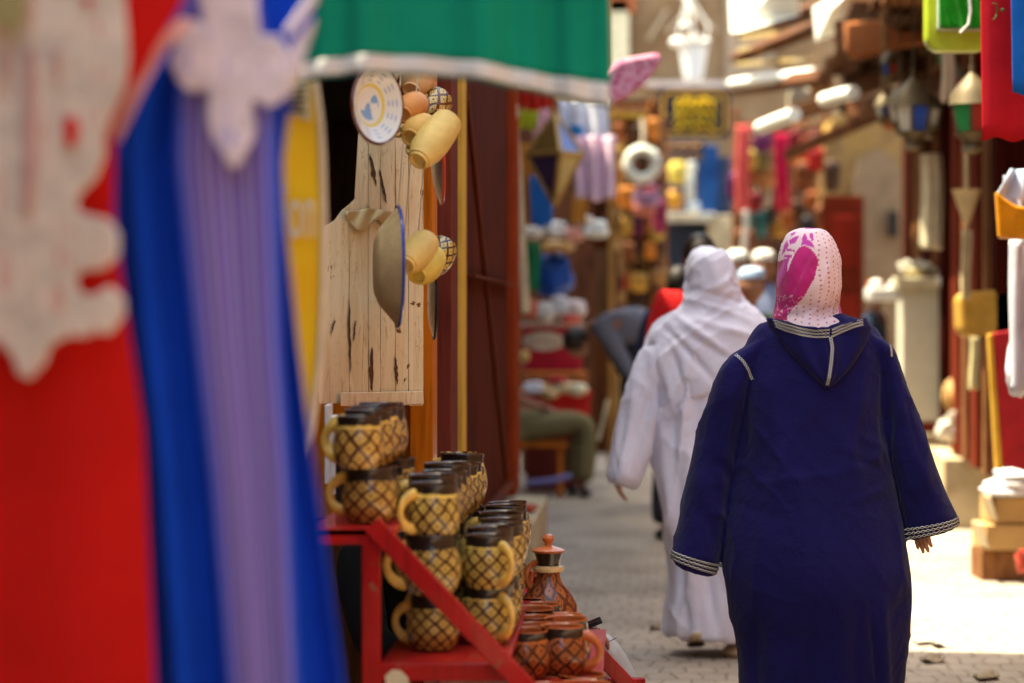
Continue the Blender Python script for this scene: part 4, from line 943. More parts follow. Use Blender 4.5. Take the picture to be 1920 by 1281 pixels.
hand_to(b, pj(1734, 934, .01), (-.10, -.02, -1), (-.25, 1, 0), .12, 1.0, spread=.3)
hand_to(b, pj(1301, 985, -.01), (-.05, -.03, -1), (.3, 1, 0), .35, .8)
me = remeshed(b, .0055, 2); me.materials.clear(); me.materials.append(SKIN_L); link('body', me, wb)
b = MB()
for i in range(26):
    a = -1.9 + 1.1 * random.random(); z0 = random.uniform(450, 500); q = P(1517, z0, D); r_ = .083
    p0 = q + Vector((math.sin(a) * r_, math.cos(a) * r_ * 1.1, 0)); b.tube([p0, p0 + Vector((-.012, 0, .008)), p0 + Vector((-.018 + random.uniform(-.006, .006), 0, random.uniform(-.012, .014)))], .0005, 4)
b.build('hair', plain('black_hair', (.02, .012, .008), .5), wb)
for nm, x, dy in (('l', 1460, -.02), ('r', 1605, -.12)):
    b = MB(); c = P(x, 1450, D); c.y += dy + .04; c.z = .035; b.ball(c, (.045, .12, .04), 20, 12); b.build('shoe', plain('black_leather', (.02, .015, .012), .4), wb)

# ---------------------------------------------------------------- woman in white
D = 9.6
ww = thing('person', 'woman in a long white robe and draped white shawl walking away', 'person', (X(1330, D), D, 0), 'shoppers walking up the alley')
M_WH = fabric('white_cotton', (.78, .75, .85), .05, 300, sheen=.3, wr=.7)
rr = [ring(D, 1300, 575, 1375, 575, .07), ring(D, 1262, 600, 1420, 600, .095), ring(D, 1228, 628, 1440, 628, .12), ring(D, 1218, 680, 1440, 680, .135), ring(D, 1222, 760, 1438, 760, .14), ring(D, 1224, 830, 1436, 830, .14),
      ring(D, 1230, 900, 1440, 900, .15), ring(D, 1241, 960, 1442, 960, .155, -.01), ring(D, 1255, 1020, 1436, 1020, .15, -.01), ring(D, 1260, 1080, 1428, 1080, .15), ring(D, 1257, 1130, 1425, 1130, .16), ring(D, 1252, 1185, 1424, 1200, .17, .01)]
b = MB(); b.rings(supple(rr), 64)
wl = [ring(D, 1225, 640, 1290, 610, .075), ring(D, 1196, 675, 1262, 660, .085), ring(D, 1178, 725, 1240, 720, .085), ring(D, 1160, 780, 1232, 790, .09), ring(D, 1146, 850, 1212, 858, .095, -.01), ring(D, 1141, 890, 1200, 900, .085, -.02), ring(D, 1150, 906, 1190, 917, .05, -.02)]
wr_ = [ring(D, 1370, 612, 1440, 640, .075), ring(D, 1410, 660, 1470, 675, .085), ring(D, 1430, 740, 1495, 745, .085), ring(D, 1440, 850, 1510, 850, .09), ring(D, 1446, 900, 1512, 900, .085)]
for r_ in (wl, wr_): b.rings(supple(r_), 40)
me = remeshed(b, .009, 5)
displace(me, both(folds(D, [(1240, 800, 1262, 1020, 8, .012), (1262, 790, 1285, 1180, 7, -.014), (1285, 800, 1300, 1190, 9, .014), (1320, 850, 1330, 1190, 8, -.012), (1300, 1000, 1345, 1190, 7, -.010), (1350, 800, 1365, 1200, 10, .013), (1385, 850, 1395, 1200, 9, -.012), (1270, 1060, 1262, 1190, 6, .012), (1410, 900, 1410, 1200, 9, .012), (1200, 690, 1165, 860, 7, .009), (1222, 720, 1180, 880, 7, -.011), (1180, 760, 1150, 890, 6, -.008), (1205, 780, 1172, 905, 6, .008), (1240, 700, 1230, 780, 8, -.012)]),
                  small_noise(11, .010, (1, 1, .3)), creases(8, .034, (1, 1, .13), 5, .08), creases(15, .014, (1, 1, .22), 6, -.25)))
me.materials.clear(); me.materials.append(M_WH); bw = bvh_of(me); link('robe', me, ww)
b = MB()
hr = [ring(D, 1314, 468, 1346, 468, .03), ring(D, 1300, 477, 1362, 477, .075), ring(D, 1291, 495, 1373, 495, .105), ring(D, 1287, 520, 1381, 520, .118), ring(D, 1285, 548, 1388, 548, .115), ring(D, 1278, 570, 1398, 568, .108), ring(D, 1256, 592, 1418, 586, .118), ring(D, 1232, 612, 1436, 604, .135), ring(D, 1218, 640, 1450, 632, .150), ring(D, 1216, 680, 1456, 660, .158), ring(D, 1220, 720, 1452, 676, .160), ring(D, 1224, 772, 1448, 690, .158)]
b.rings(supple(hr), 72); me = remeshed(b, .008, 4)
displace(me, both(folds(D, [(1290, 560, 1400, 600, 6, .010), (1262, 590, 1380, 680, 7, .012), (1240, 610, 1340, 720, 7, -.014), (1285, 540, 1420, 575, 6, -.010), (1300, 600, 1440, 640, 8, .012), (1228, 625, 1262, 770, 8, .012), (1250, 640, 1292, 760, 7, -.012), (1270, 620, 1400, 690, 8, -.012), (1300, 500, 1292, 560, 7, .006), (1350, 490, 1385, 560, 8, -.008), (1330, 480, 1345, 560, 9, .006), (1290, 680, 1240, 775, 8, .012), (1222, 640, 1222, 760, 5, -.010)]), creases(11, .024, (.3, 1, 1), 5, -.75), creases(19, .009, (.35, 1, 1), 6, -.5), small_noise(13, .004)))
me.materials.clear(); me.materials.append(M_WH); link('shawl', me, ww)
b = MB(); rn = random.Random(3)
for i in range(26):
    x = 1223 + i * 2.6; y = 768 - i * .9; p = P(x, y, D - .14); b.tube([p, p + Vector((rn.uniform(-.004, .004), 0, -.02)), p + Vector((rn.uniform(-.01, .01), 0, -.045))], .0016, 5)
b.build('fringe', M_WH, ww)
b = MB()
limbs(b, {'pelvis': (pj(1335, 960), .11), 'chest': (pj(1330, 720), .11), 'neck': (pj(1333, 610), .05), 'skull': (pj(1335, 550), .05),
          'sl': (pj(1250, 650), .05), 'el': (pj(1200, 780), .036), 'wl': (pj(1172, 885), .025), 'sr': (pj(1415, 655), .05), 'er': (pj(1462, 790), .036), 'wr': (pj(1478, 890), .025),
          'hl': (pj(1300, 980), .08), 'kl': (pj(1303, 1100, .06), .055), 'fl': (pj(1300, 1190, -.03), .036), 'hr': (pj(1375, 980), .08), 'kr': (pj(1376, 1100, .02), .055), 'fr': (pj(1376, 1212, .0), .036)},
      [('pelvis', 'chest'), ('chest', 'neck'), ('neck', 'skull'), ('chest', 'sl'), ('sl', 'el'), ('el', 'wl'), ('chest', 'sr'), ('sr', 'er'), ('er', 'wr'), ('pelvis', 'hl'), ('hl', 'kl'), ('kl', 'fl'), ('pelvis', 'hr'), ('hr', 'kr'), ('kr', 'fr')])
head_to(b, pj(1335, 525, .01), PI, 0, .93); hand_to(b, pj(1163, 872, -.01), (-.12, 0, -1), (.2, 1, 0), .3, .95); hand_to(b, pj(1478, 880), (0, 0, -1), (-.2, 1, 0), .4, .9)
me = remeshed(b, .007, 2); me.materials.clear(); me.materials.append(SKIN_L); link('body', me, ww)
M_SLIP = plain('cream_slipper', (.55, .42, .25), .5)
for (x, y, dy, ang) in ((1303, 1192, -.05, .22), (1374, 1222, .0, .08)):
    c = P(x, y, D); c.y += dy; Mx = Matrix.Rotation(-ang, 3, 'X')
    b = MB(); b.ball(c, (.042, .115, .032), 20, 12, None, Mx); sh_ = b.build('slipper', M_SLIP, ww)
    b = MB(); b.ball(c + Mx @ Vector((0, .01, -.028)), (.036, .10, .008), 20, 8, None, Mx); b.build('sole', plain('dark_sole', (.05, .03, .02)), sh_)

# ---------------------------------------------------------------- other people
def figure(label, loc, h=1.72, yaw=0., shirt=None, trousers=None, cap=None, hair=None, skin_=None, pose=None, robe=None, shoe=None, grp='people further up the alley', head=None, vox=.012, headpitch=0., badge=False, headyaw=0.):
    """figure built at loc from a standing skeleton (metres, facing -Y before yaw); pose overrides joints"""
    t = thing('person', label, 'person', loc, grp); L = Vector(loc); Rz = Matrix.Rotation(yaw, 3, 'Z'); k = h / 1.72
    J = {'pelvis': (0, 0, .93, .105), 'waist': (0, 0, 1.10, .095), 'chest': (0, 0, 1.32, .115), 'neck': (0, .0, 1.49, .05), 'skull': (0, -.01, 1.58, .05),
         'sl': (-.18, 0, 1.41, .055), 'el': (-.24, .03, 1.12, .040), 'wl': (-.25, -.06, .88, .028), 'sr': (.18, 0, 1.41, .055), 'er': (.24, .03, 1.12, .040), 'wr': (.25, -.06, .88, .028),
         'hl': (-.09, 0, .88, .085), 'kl': (-.10, -.03, .48, .058), 'al': (-.10, .02, .09, .038), 'hr': (.09, 0, .88, .085), 'kr': (.10, -.06, .48, .058), 'ar': (.10, .06, .09, .038)}
    if pose: J.update(pose)
    V = {n: (L + Rz @ (Vector(q[:3]) * k), q[3] * k) for n, q in J.items()}
    E = [('pelvis', 'waist'), ('waist', 'chest'), ('chest', 'neck'), ('neck', 'skull'), ('chest', 'sl'), ('sl', 'el'), ('el', 'wl'), ('chest', 'sr'), ('sr', 'er'), ('er', 'wr'), ('pelvis', 'hl'), ('hl', 'kl'), ('kl', 'al'), ('pelvis', 'hr'), ('hr', 'kr'), ('kr', 'ar')]
    b = MB(); limbs(b, V, E); hc = V['skull'][0] + (V['skull'][0] - V['neck'][0]).normalized() * .045 * k + Rz @ Vector((0, -.01, 0))
    Mh = head_to(b, hc, yaw + headyaw, headpitch, k * .95)
    for w_, e_, s_ in (('wl', 'el', 1), ('wr', 'er', -1)):
        d = V[w_][0] - V[e_][0]; hand_to(b, V[w_][0] - d.normalized() * .01, d, Rz @ Vector((s_ * .35, -1, 0)), .4, k * .9)
    me = remeshed(b, vox * .6, 2); me.materials.clear(); me.materials.append(skin_ or SKIN_D); link('body', me, t)
    def cloth(names, edges, add, m, nm, wav=.006):
        b = MB(); limbs(b, {n: (V[n][0], V[n][1] + add[n] if isinstance(add, dict) else V[n][1] + add) for n in names}, edges)
        me = remeshed(b, vox * .7, 3); biggest(me); displace(me, small_noise(12, wav, (1, 1, .6))); me.materials.clear(); me.materials.append(m); return link(nm, me, t)
    if shirt: cloth(['pelvis', 'waist', 'chest', 'sl', 'el', 'wl', 'sr', 'er', 'wr'], [e for e in E if e[0] in ('pelvis', 'waist', 'chest', 'sl', 'el', 'sr', 'er') and e[1] in ('waist', 'chest', 'sl', 'el', 'wl', 'sr', 'er', 'wr')], {'pelvis': .035, 'waist': .042, 'chest': .028, 'sl': .020, 'el': .020, 'wl': .018, 'sr': .02, 'er': .02, 'wr': .018}, shirt, 'shirt')
    if trousers: cloth(['pelvis', 'hl', 'kl', 'al', 'hr', 'kr', 'ar'], E[10:], {'pelvis': .015, 'hl': .02, 'kl': .028, 'al': .032, 'hr': .02, 'kr': .028, 'ar': .032}, trousers, 'trousers')
    if robe:
        b = MB(); a_, z_ = Rz @ Vector((1, 0, 0)), Rz @ Vector((0, 1, 0))
        b.rings(supple([(L + Vector((0, 0, zz * k)), a_ * rx * k, z_ * ry * k) for zz, rx, ry in ((1.52, .05, .05), (1.45, .15, .10), (1.3, .20, .13), (1.0, .20, .14), (.6, .23, .17), (.12, .27, .20))]), 40)
        for q in (('sl', 'el', 'wl'), ('sr', 'er', 'wr')): b.tube([V[n][0] for n in q], [.085 * k, .085 * k, .095 * k], 20)
        me = remeshed(b, vox * .8, 3); displace(me, small_noise(10, .014, (1, 1, .25))); me.materials.clear(); me.materials.append(robe); link('robe', me, t)
    up = Mh @ Vector((0, 0, 1))
    if cap:
        b = MB(); b.rings([(hc + up * q * k, Mh @ Vector((r_ * k, 0, 0)), Mh @ Vector((0, r_ * 1.2 * k, 0))) for q, r_ in ((.045, .076), (.07, .077), (.095, .069), (.112, .045), (.118, .012))], 24); b.build('cap', cap, t)
    if hair:
        b = MB(); b.ball(hc + up * .018 * k + Mh @ Vector((0, .016 * k, 0)), (.083 * k, .098 * k, .106 * k), 20, 14, lambda d: 1. if d.z > -.25 or d.y > .2 else .86, Mh); b.build('hair', hair, t)
    m_s = shoe or plain('black_leather', (.02, .015, .012), .4)
    for n in ('al', 'ar'):
        c = V[n][0] + Rz @ Vector((0, -.05 * k, -.052 * k)); b = MB(); b.ball(c, (.045 * k, .135 * k, .04 * k), 18, 12, lambda d: 1. if d.z > -.6 else .85, Rz); b.build('shoe', m_s, t)
    if badge:
        for q, (w_, zz) in enumerate(((.20, 1.37), (.15, 1.30))):
            b = MB(); b.box(L + Rz @ Vector((0, .152, zz * k)), (w_, .01, .035), rz=yaw); b.build('print', M_WHITE, t, smooth=False)
    return t
M_HAIR = plain('black_hair', (.02, .012, .008), .5); M_CAPW = fabric('white_cap', (.78, .76, .70))
def at(px, D, z=0.): return (X(px, D), D, z)
figure('man in a red jacket with white print on its back, black hair', at(1312, 12.0), 1.73, PI + .1, fabric('red_jacket', (.46, .012, .014)), fabric('dark_trousers', (.03, .03, .04)), hair=M_HAIR, badge=True)
figure('person in dark navy coat beside the man in the red jacket', at(1272, 14.5), 1.62, PI - .3, fabric('navy_coat', (.02, .022, .05)), fabric('dark_trousers', (.03, .03, .04)), hair=M_HAIR)
figure('man in white cap and pale robe behind the white shawl', at(1380, 17.6), 1.80, .25, robe=fabric('pale_robe', (.55, .55, .56)), cap=M_CAPW)
figure('man in white cap and blue grey robe with white collar facing the shoppers', at(1432, 16.8), 1.78, -.15, robe=fabric('blue_grey_robe', (.20, .24, .38)), cap=M_CAPW)
figure('person in dark green jacket and pale blue cap between the shawls', at(1404, 13.6), 1.60, .6, fabric('green_jacket', (.035, .05, .045)), fabric('dark_trousers', (.03, .03, .04)), cap=fabric('pale_blue_cap', (.35, .45, .62)))
figure('person with orange hat browsing by the white pillar', at(1640, 20), 1.62, 1.2, fabric('slate_shirt', (.03, .05, .09)), fabric('dark_trousers', (.03, .03, .04)), cap=fabric('orange_hat', (.60, .10, .02)))
figure('man in grey shirt bending over beside the packed drinks crate', at(1210, 17, .28), 1.72, -.15, fabric('grey_blue_shirt', (.13, .13, .17)), fabric('black_trousers', (.02, .02, .025)), hair=M_HAIR, headpitch=R(70), headyaw=-.8,
       pose={'pelvis': (.02, .0, .90, .14), 'waist': (-.08, -.02, 1.00, .15), 'chest': (-.27, -.05, .99, .155), 'neck': (-.39, -.07, .96, .05), 'skull': (-.44, -.09, .90, .05), 'sl': (-.32, .12, 1.00, .055), 'sr': (-.30, -.20, 1.00, .055), 'el': (-.24, .12, .80, .04), 'er': (-.16, -.16, .78, .045), 'wl': (-.12, .02, .62, .028), 'wr': (-.05, -.18, .60, .028)})
figure('seated man in olive trousers and black shoes, mostly hidden by the maroon shutter', (X(985, 18), 18, 0), 1.72, 0, fabric('brown_jumper', (.14, .09, .05)), fabric('olive_trousers', (.19, .155, .08)), hair=M_HAIR, grp='seated men',
       pose={'pelvis': (-.05, 0, .52, .11), 'waist': (-.10, 0, .68, .10), 'chest': (-.16, 0, .90, .115), 'neck': (-.18, 0, 1.07, .05), 'skull': (-.18, 0, 1.16, .05), 'sl': (-.18, .18, .98, .055), 'sr': (-.16, -.18, .98, .055), 'el': (-.12, .22, .74, .04), 'er': (-.05, -.22, .72, .04), 'wl': (.12, .12, .66, .028), 'wr': (.15, -.12, .66, .028),
             'hl': (-.02, .10, .52, .09), 'kl': (.42, .13, .56, .066), 'al': (.36, .14, .09, .04), 'hr': (-.02, -.10, .52, .09), 'kr': (.46, -.10, .56, .066), 'ar': (.44, -.12, .09, .04)})
# the seller sitting low behind the rack: grey trousers with blue stitching, dark jacket, phone in hand
def S(px, py, D): v = P(px, py, D); return v
t = figure('seller in black jacket and pale grey trousers sitting low behind the terracotta mugs', (0, 0, 0), 1.72, 0, fabric('black_jacket', (.012, .013, .014)), fabric('grey_trousers', (.42, .41, .40)), hair=M_HAIR, grp='seated men', vox=.008, shoe=plain('grey_shoe', (.2, .2, .2)),
       pose={'pelvis': (*S(850, 1300, 6.95), .11), 'waist': (*S(800, 1200, 6.98), .10), 'chest': (*S(730, 1080, 7.0), .115), 'neck': (*S(700, 985, 7.0), .05), 'skull': (*S(698, 930, 6.98), .05), 'sl': (*S(665, 1050, 6.85), .055), 'sr': (*S(790, 1030, 7.02), .055), 'el': (*S(700, 1220, 6.7), .04), 'er': (*S(900, 1165, 7.0), .04), 'wl': (*S(900, 1215, 6.75), .028), 'wr': (*S(1072, 1178, 6.98), .028),
             'hl': (*S(870, 1310, 6.85), .085), 'kl': (*S(1050, 1290, 6.85), .062), 'al': (*S(1040, 1500, 6.85), .04), 'hr': (*S(880, 1300, 7.05), .085), 'kr': (*S(1130, 1216, 7.05), .064), 'ar': (*S(1198, 1440, 7.05), .04)})
b = MB(); b.bar(P(1103, 1172, 6.93), P(1128, 1162, 6.93), .012, .07, up=(0, 1, 0)); ph = b.build('phone', plain('phone_black', (.008, .008, .01), .2), None, smooth=False, bevel=.002); tag(ph, 'slim black phone held above the grey trousered knee', 'phone')
b = MB(); b.tube([P(1128, 1186, 6.965), P(1142, 1203, 6.955), P(1156, 1196, 6.96)], .0015, 6); b.tube([P(1118, 1196, 6.97), P(1124, 1178, 6.975)], .0015, 6)
b.build('stitching', plain('blue_thread', (.03, .07, .22)), t)
b = MB(); b.tube([P(1096, 1180, 6.95), P(1104, 1168, 6.94), P(1100, 1152, 6.94)], .008, 8)
bst = thing('stool', 'low plank stool under the olive trousered man', 'stool', (X(1000, 18), 18, 0))
b = MB(); b.box((X(1000, 18) + .02, 18, .39), (.46, .34, .04)); b.build('seat', M_ORANGEWOOD, bst, smooth=False, bevel=.006)
for dx in (-.18, .2):
    for dy in (-.13, .13): b = MB(); b.box((X(1000, 18) + dx, 18 + dy, .185), (.04, .04, .37)); b.build('leg', M_ORANGEWOOD, bst, smooth=False, bevel=.004)

# ================================================================== GOODS
def hangbag(px, py, D, w_, h_, c, label, strap=True, grp='leather bags hung on the stall'):
    t = thing('hanging_bag', label, 'bag', P(px, py + h_ / 2 / D * FPX * 1, D), grp); cc = P(px, py, D); m = plain('leather', c, .5, .25, 20)
    b = MB(); b.ball(cc, (w_ / 2, .07, h_ / 2), 18, 12, lambda d: 1 / max(abs(d.x) ** 4 + abs(d.y) ** 3 + abs(d.z) ** 4, .3) ** .22 * .93); b.build('pouch', m, t)
    b = MB(); b.ball(cc + Vector((0, -.045, h_ * .16)), (w_ * .49, .035, h_ * .30), 16, 8, lambda d: 1 / max(abs(d.x) ** 4 + abs(d.y) ** 3 + abs(d.z) ** 4, .3) ** .22 * .93); b.build('flap', plain('leather', sc3(c, .75), .5, .25, 20), t)
    if strap:
        b = MB(); b.tube([cc + Vector((math.cos(a) * w_ * .42, 0, h_ * .42 + math.sin(a) * h_ * .75)) for a in [PI * k / 10 for k in range(11)]], .009, 6, flat=.5); b.build('strap', m, t)
    return t
def strip(px0, px1, py0, py1, D, c, label, name='hanging_scarf', cat='scarf', grp=None, amp=.012, fr=2.5, taper=.0, mat=None, th=.006):
    b = MB(); sd_ = px0 * .37
    def fn(u, v):
        m_ = (px0 + px1) / 2; hw = (px1 - px0) / 2 * (1 - taper * (1 - v)) ; x = m_ + (u * 2 - 1) * hw + 1.5 * math.sin(v * 5 + sd_); y = lerp(py0, py1 + 4 * math.sin(u * 9 + sd_), v)
        p = P(x, y, D); p.y += amp * math.sin(u * fr * 2 * PI + sd_ + v * .8); return p
    b.grid(fn, 26, 22); return tag(b.build(name, mat or fabric(name + '_cloth', c, .2), solid=th), label, cat, grp)
BR = {'chestnut': (.22, .07, .025), 'tan': (.42, .22, .08), 'dark brown': (.07, .03, .015), 'ochre': (.50, .27, .05), 'burgundy': (.20, .012, .02), 'olive': (.16, .14, .05), 'cream': (.55, .48, .36), 'rust': (.38, .10, .025), 'plum': (.14, .02, .09), 'mustard': (.52, .36, .07), 'black': (.015, .012, .012), 'scarlet': (.45, .02, .02), 'orange': (.60, .20, .03), 'teal': (.02, .14, .15)}
rn = random.Random(21)
rows_ = [('under the stall beam', 245, ['rust', 'dark brown', 'orange']), ('above the upper shelf', 300, ['ochre', 'chestnut', 'dark brown', 'tan']), ('between upper and middle shelf', 375, ['chestnut', 'orange', 'black', 'burgundy', 'olive']),
         ('level with the middle shelf', 425, ['dark brown', 'ochre', 'plum', 'rust', 'mustard']), ('above the lowest shelf', 470, ['tan', 'chestnut', 'black', 'orange', 'dark brown']), ('below the lowest shelf', 525, ['burgundy', 'rust', 'ochre', 'dark brown', 'tan']), ('close to the ground of the stall', 580, ['chestnut', 'black', 'dark brown', 'orange'])]
for rl, py, cs in rows_:
    for k, cn in enumerate(cs):
        px = 1142 + (k + .5) * (105 / len(cs)) + rn.uniform(-5, 5)
        hangbag(px, py + rn.uniform(-8, 8), 23.0 - rn.uniform(0, .25), rn.uniform(.12, .2), rn.uniform(.15, .26), BR[cn], '%s leather bag hanging %s' % (cn, rl))
for k, (cn, px, py) in enumerate((('mustard', 1405, 300), ('tan', 1435, 330), ('chestnut', 1510, 330), ('rust', 1530, 375), ('dark brown', 1495, 400), ('burgundy', 1410, 380), ('scarlet', 1470, 385), ('teal', 1420, 420), ('orange', 1500, 290), ('black', 1440, 400), ('plum', 1385, 350), ('olive', 1425, 300), ('cream', 1432, 365), ('dark brown', 1390, 425), ('ochre', 1460, 430), ('chestnut', 1395, 455), ('rust', 1400, 330))):
    hangbag(px, py, 26 + rn.uniform(-.5, .5), rn.uniform(.16, .3), rn.uniform(.2, .36), BR[cn], '%s %s dangling among the red scarves over the white capped men' % (cn, 'pouch' if k % 2 else 'satchel') + (' low' if k == 13 else '') + (' high' if k == 4 else ''), grp='bags hung over the alley')
fr_ = thing('bag_frame', 'dark timber frame across the alley holding scarves and bags', 'frame', (X(1450, 26.4), 26.4, 0))
for px in (1380, 1550): b = MB(); b.box((X(px, 26.4), 26.4, 1.8), (.09, .09, 3.6)); b.build('post', M_BROWN, fr_, smooth=False, bevel=.01)
for py in (232, 285, 350): b = MB(); b.box((X(1465, 26.4), 26.4, Z(py, 26.4)), (.98, .05, .05)); b.build('rail', M_BROWN, fr_, smooth=False, bevel=.008)
b = MB(); b.box((X(1462, 27.4), 27.4, 1.75), (.90, .5, 3.4)); b.build('back_board', wood('dim_boards', (.13, .06, .035), (.04, .02, .012)), fr_, smooth=False)
strip(1380, 1406, 235, 400, 25.4, (.62, .10, .09), 'long coral red scarf hanging beside the gold sign', grp='red scarves')
strip(1453, 1478, 250, 395, 25.4, (.50, .012, .06), 'long crimson scarf hanging between the bags', grp='red scarves')
strip(1505, 1545, 255, 330, 25.6, (.34, .05, .03), 'short brick red scarf beside the arch wall', grp='red scarves')
strip(1392, 1402, 395, 470, 25.2, (.70, .62, .55), 'thin string of pale shells below the coral scarf', name='shell_string', cat='string')
# wall lantern on an iron arm
wl_ = thing('street_lantern', 'white glass street lantern on an iron arm over the gold sign', 'lantern', P(1300, 155, 29))
b = MB(); b.lathe([(0, 0), (.09, .0), (.115, .06), (.175, .42), (.18, .44)], P(1300, 155, 29), 6, uvs=False); b.build('glass', plain('milk_glass', (.72, .70, .70), .3, .03), wl_, smooth=False)
b = MB(); b.lathe([(.20, .44), (.19, .47), (.09, .56), (.04, .60), (.03, .68), (0, .70)], P(1300, 155, 29), 6, uvs=False); b.build('cap', plain('grey_iron', (.25, .22, .2), .5), wl_, smooth=False)
b = MB(); b.tube([P(1300, 52, 29), P(1297, 15, 29.3), P(1280, -8, 30.0), P(1262, -10, 30.9)], .022, 8); b.build('arm', plain('grey_iron', (.25, .22, .2), .5), wl_)
for (x, y, lab, r_) in ((1270, 80, 'painted highlight bulb beside the street lantern', .09), (1285, 48, 'small pale bulb above the street lantern', .055), (1324, 77, 'dull pink bulb at the lantern cap', .05)):
    b = MB(); b.ball(P(x, y, 28.8), (r_, r_, r_ * .7)); b.tube([P(x, y, 28.8), P(x + 4, y - 30, 28.9), P(1290, -10, 29.1)], .008, 6); tag(b.build('orb', M_WHITE), lab, 'orb', 'orbs round the street lantern')  # first one is a white ball painting a blurred highlight
# gold sign and the second sign
def rrect(x0, y0, x1, y1, r, n=6):
    o = []
    for cx_, cy_, a0 in ((x1 - r, y0 + r, -90), (x1 - r, y1 - r, 0), (x0 + r, y1 - r, 90), (x0 + r, y0 + r, 180)):
        for k in range(n + 1): a = R(a0 + 90 * k / n); o.append((cx_ + r * math.cos(a), cy_ + r * math.sin(a)))
    return o
sg = thing('gold_sign', 'navy sign board with gold border and gold calligraphy over the kiosk', 'sign', P(1301, 258, 27.6)); M_GOLD = plain('gold_paint', (.95, .56, .02), .45); M_NVY = plain('sign_navy', (.012, .014, .035), .8)
b = MB(); b.prism(rrect(1235, 165, 1369, 258, 3), 27.6, .06); b.build('board', M_NVY, sg, smooth=False, bevel=.006)
ou, inn = rrect(1241, 171, 1362, 252, 18), rrect(1246, 175, 1358, 248, 14)
b = MB(); v0 = [P(x, y, 27.585) for x, y in ou]; v1 = [P(x, y, 27.585) for x, y in inn]; k = len(v0)
b.add(v0 + v1, [(i, (i + 1) % k, k + (i + 1) % k, k + i) for i in range(k)]); b.build('border', plain('dull_gold', (.75, .38, .03)), sg, smooth=False, solid=.01)
rn = random.Random(8)
for r_, y in enumerate((192, 212, 233)):
    for k in range(5):
        x0 = 1264 + k * 16; b = MB(); pts = [P(x0 + q * 3.2, y + 7 * math.sin(q * 1.9 + k + r_) * (.5 + .5 * ((q + k) % 2)), 27.575) for q in range(6)]
        b.tube(pts, [.017, .027, .020, .029, .025, .014], 6, flat=.5); b.ball(P(x0 + 8, y - 9 if k % 2 else y + 9, 27.575), (.018, .01, .018), 8, 6); b.build('letter', M_GOLD, sg)
s2 = thing('blue_sign', 'small slate sign with orange lettering under the gold sign', 'sign', P(1283, 302, 28))
b = MB(); b.prism(rrect(1246, 262, 1322, 302, 3), 28, .05); b.build('board', plain('slate_board', (.10, .12, .18)), s2, smooth=False, bevel=.005)
for y in (272, 291):
    for k in range(3):
        b = MB(); b.tube([P(1252 + k * 22 + q * 4, y + 4 * math.sin(q * 2.1 + k), 27.98) for q in range(5)], .022, 6, flat=.5); b.build('letter', plain('dull_orange', (.55, .27, .08)), s2)
# kiosk goods
for (x, y, w_, h_, c, lab, nm) in ((1270, 325, .22, .30, (.62, .45, .08), 'yellow sack on the kiosk counter, upper', 'sack'), (1265, 375, .20, .24, (.58, .26, .03), 'orange carton on the kiosk counter', 'carton'), (1293, 350, .12, .40, (.60, .58, .50), 'tall white pack on the kiosk counter', 'pack'), (1297, 312, .10, .16, (.7, .68, .6), 'bright white tub stacked on the tall pack', 'tub'), (1300, 388, .16, .14, (.6, .66, .7), 'glossy pale blue tub at the counter edge', 'tub')):
    b = MB(); b.ball(P(x, y, 29.2), (w_ / 2, .1, h_ / 2), 16, 10, lambda d: 1 / max(abs(d.x) ** 5 + abs(d.y) ** 5 + abs(d.z) ** 5, .3) ** .2 * .95); tag(b.build(nm, plain(nm, c)), lab, nm, 'goods on the kiosk counter')
# round white wreath with tassels
wr2 = thing('feather_wreath', 'round white feathered wreath hanging on the leather stall', 'wreath', P(1203, 345, 21.5)); rn = random.Random(5)
b = MB(); pts = [P(1203 + 27 * math.cos(a), 308 - 27 * math.sin(a), 21.5) for a in [2 * PI * k / 36 for k in range(37)]]
b.tube(pts, [.062 * (1 + .18 * rn.random()) for _ in range(37)], 12, caps=False, flat=.7); b.build('ring', plain('white_feather', (.62, .60, .52), .9, .2, 40, .6, 60), wr2)
b = MB(); b.tube([P(1203, 282, 21.5), P(1207, 250, 21.5), P(1203, 215, 21.6)], .02, 8); b.build('cord', plain('twine', (.5, .4, .28)), wr2)
hangbag(1212, 375, 21.6, .26, .13, (.42, .28, .48), 'lilac purse hanging under the feathered wreath', grp='small purses'); hangbag(1208, 395, 21.5, .22, .11, (.50, .15, .11), 'coral purse hanging under the lilac one', grp='small purses')
hangbag(1236, 405, 22, .14, .36, (.28, .02, .08), 'long crimson bag beside the lilac purse', grp='small purses')
b = MB(); b.bar(P(1120, 213, 20), P(1212, 218, 20), .04, .04); tag(b.build('awning_rail', M_YPOST, smooth=False), 'ochre rail sticking out above the feathered wreath', 'rail')
# pink bag with white strap under the green cloth corner
hb_ = thing('pink_bag', 'pink flowered cloth bag hanging beside the green cloth corner', 'bag', P(1180, 190, 12))
b = MB(); b.prism([(1128, 138), (1160, 112), (1190, 105), (1235, 98), (1243, 112), (1222, 140), (1200, 165), (1170, 185), (1145, 195), (1133, 170)], 12, .10)
t = NT('pink_flowers', .8); o_ = t.co(); t.col(t.ramp(t.noise(o_, 14, 2), [(.35, (.60, .16, .28)), (.5, (.66, .33, .42)), (.6, (.45, .05, .15)), (.72, (.66, .60, .56))])); b.build('cloth', t.m, hb_, smooth=False, bevel=.03)
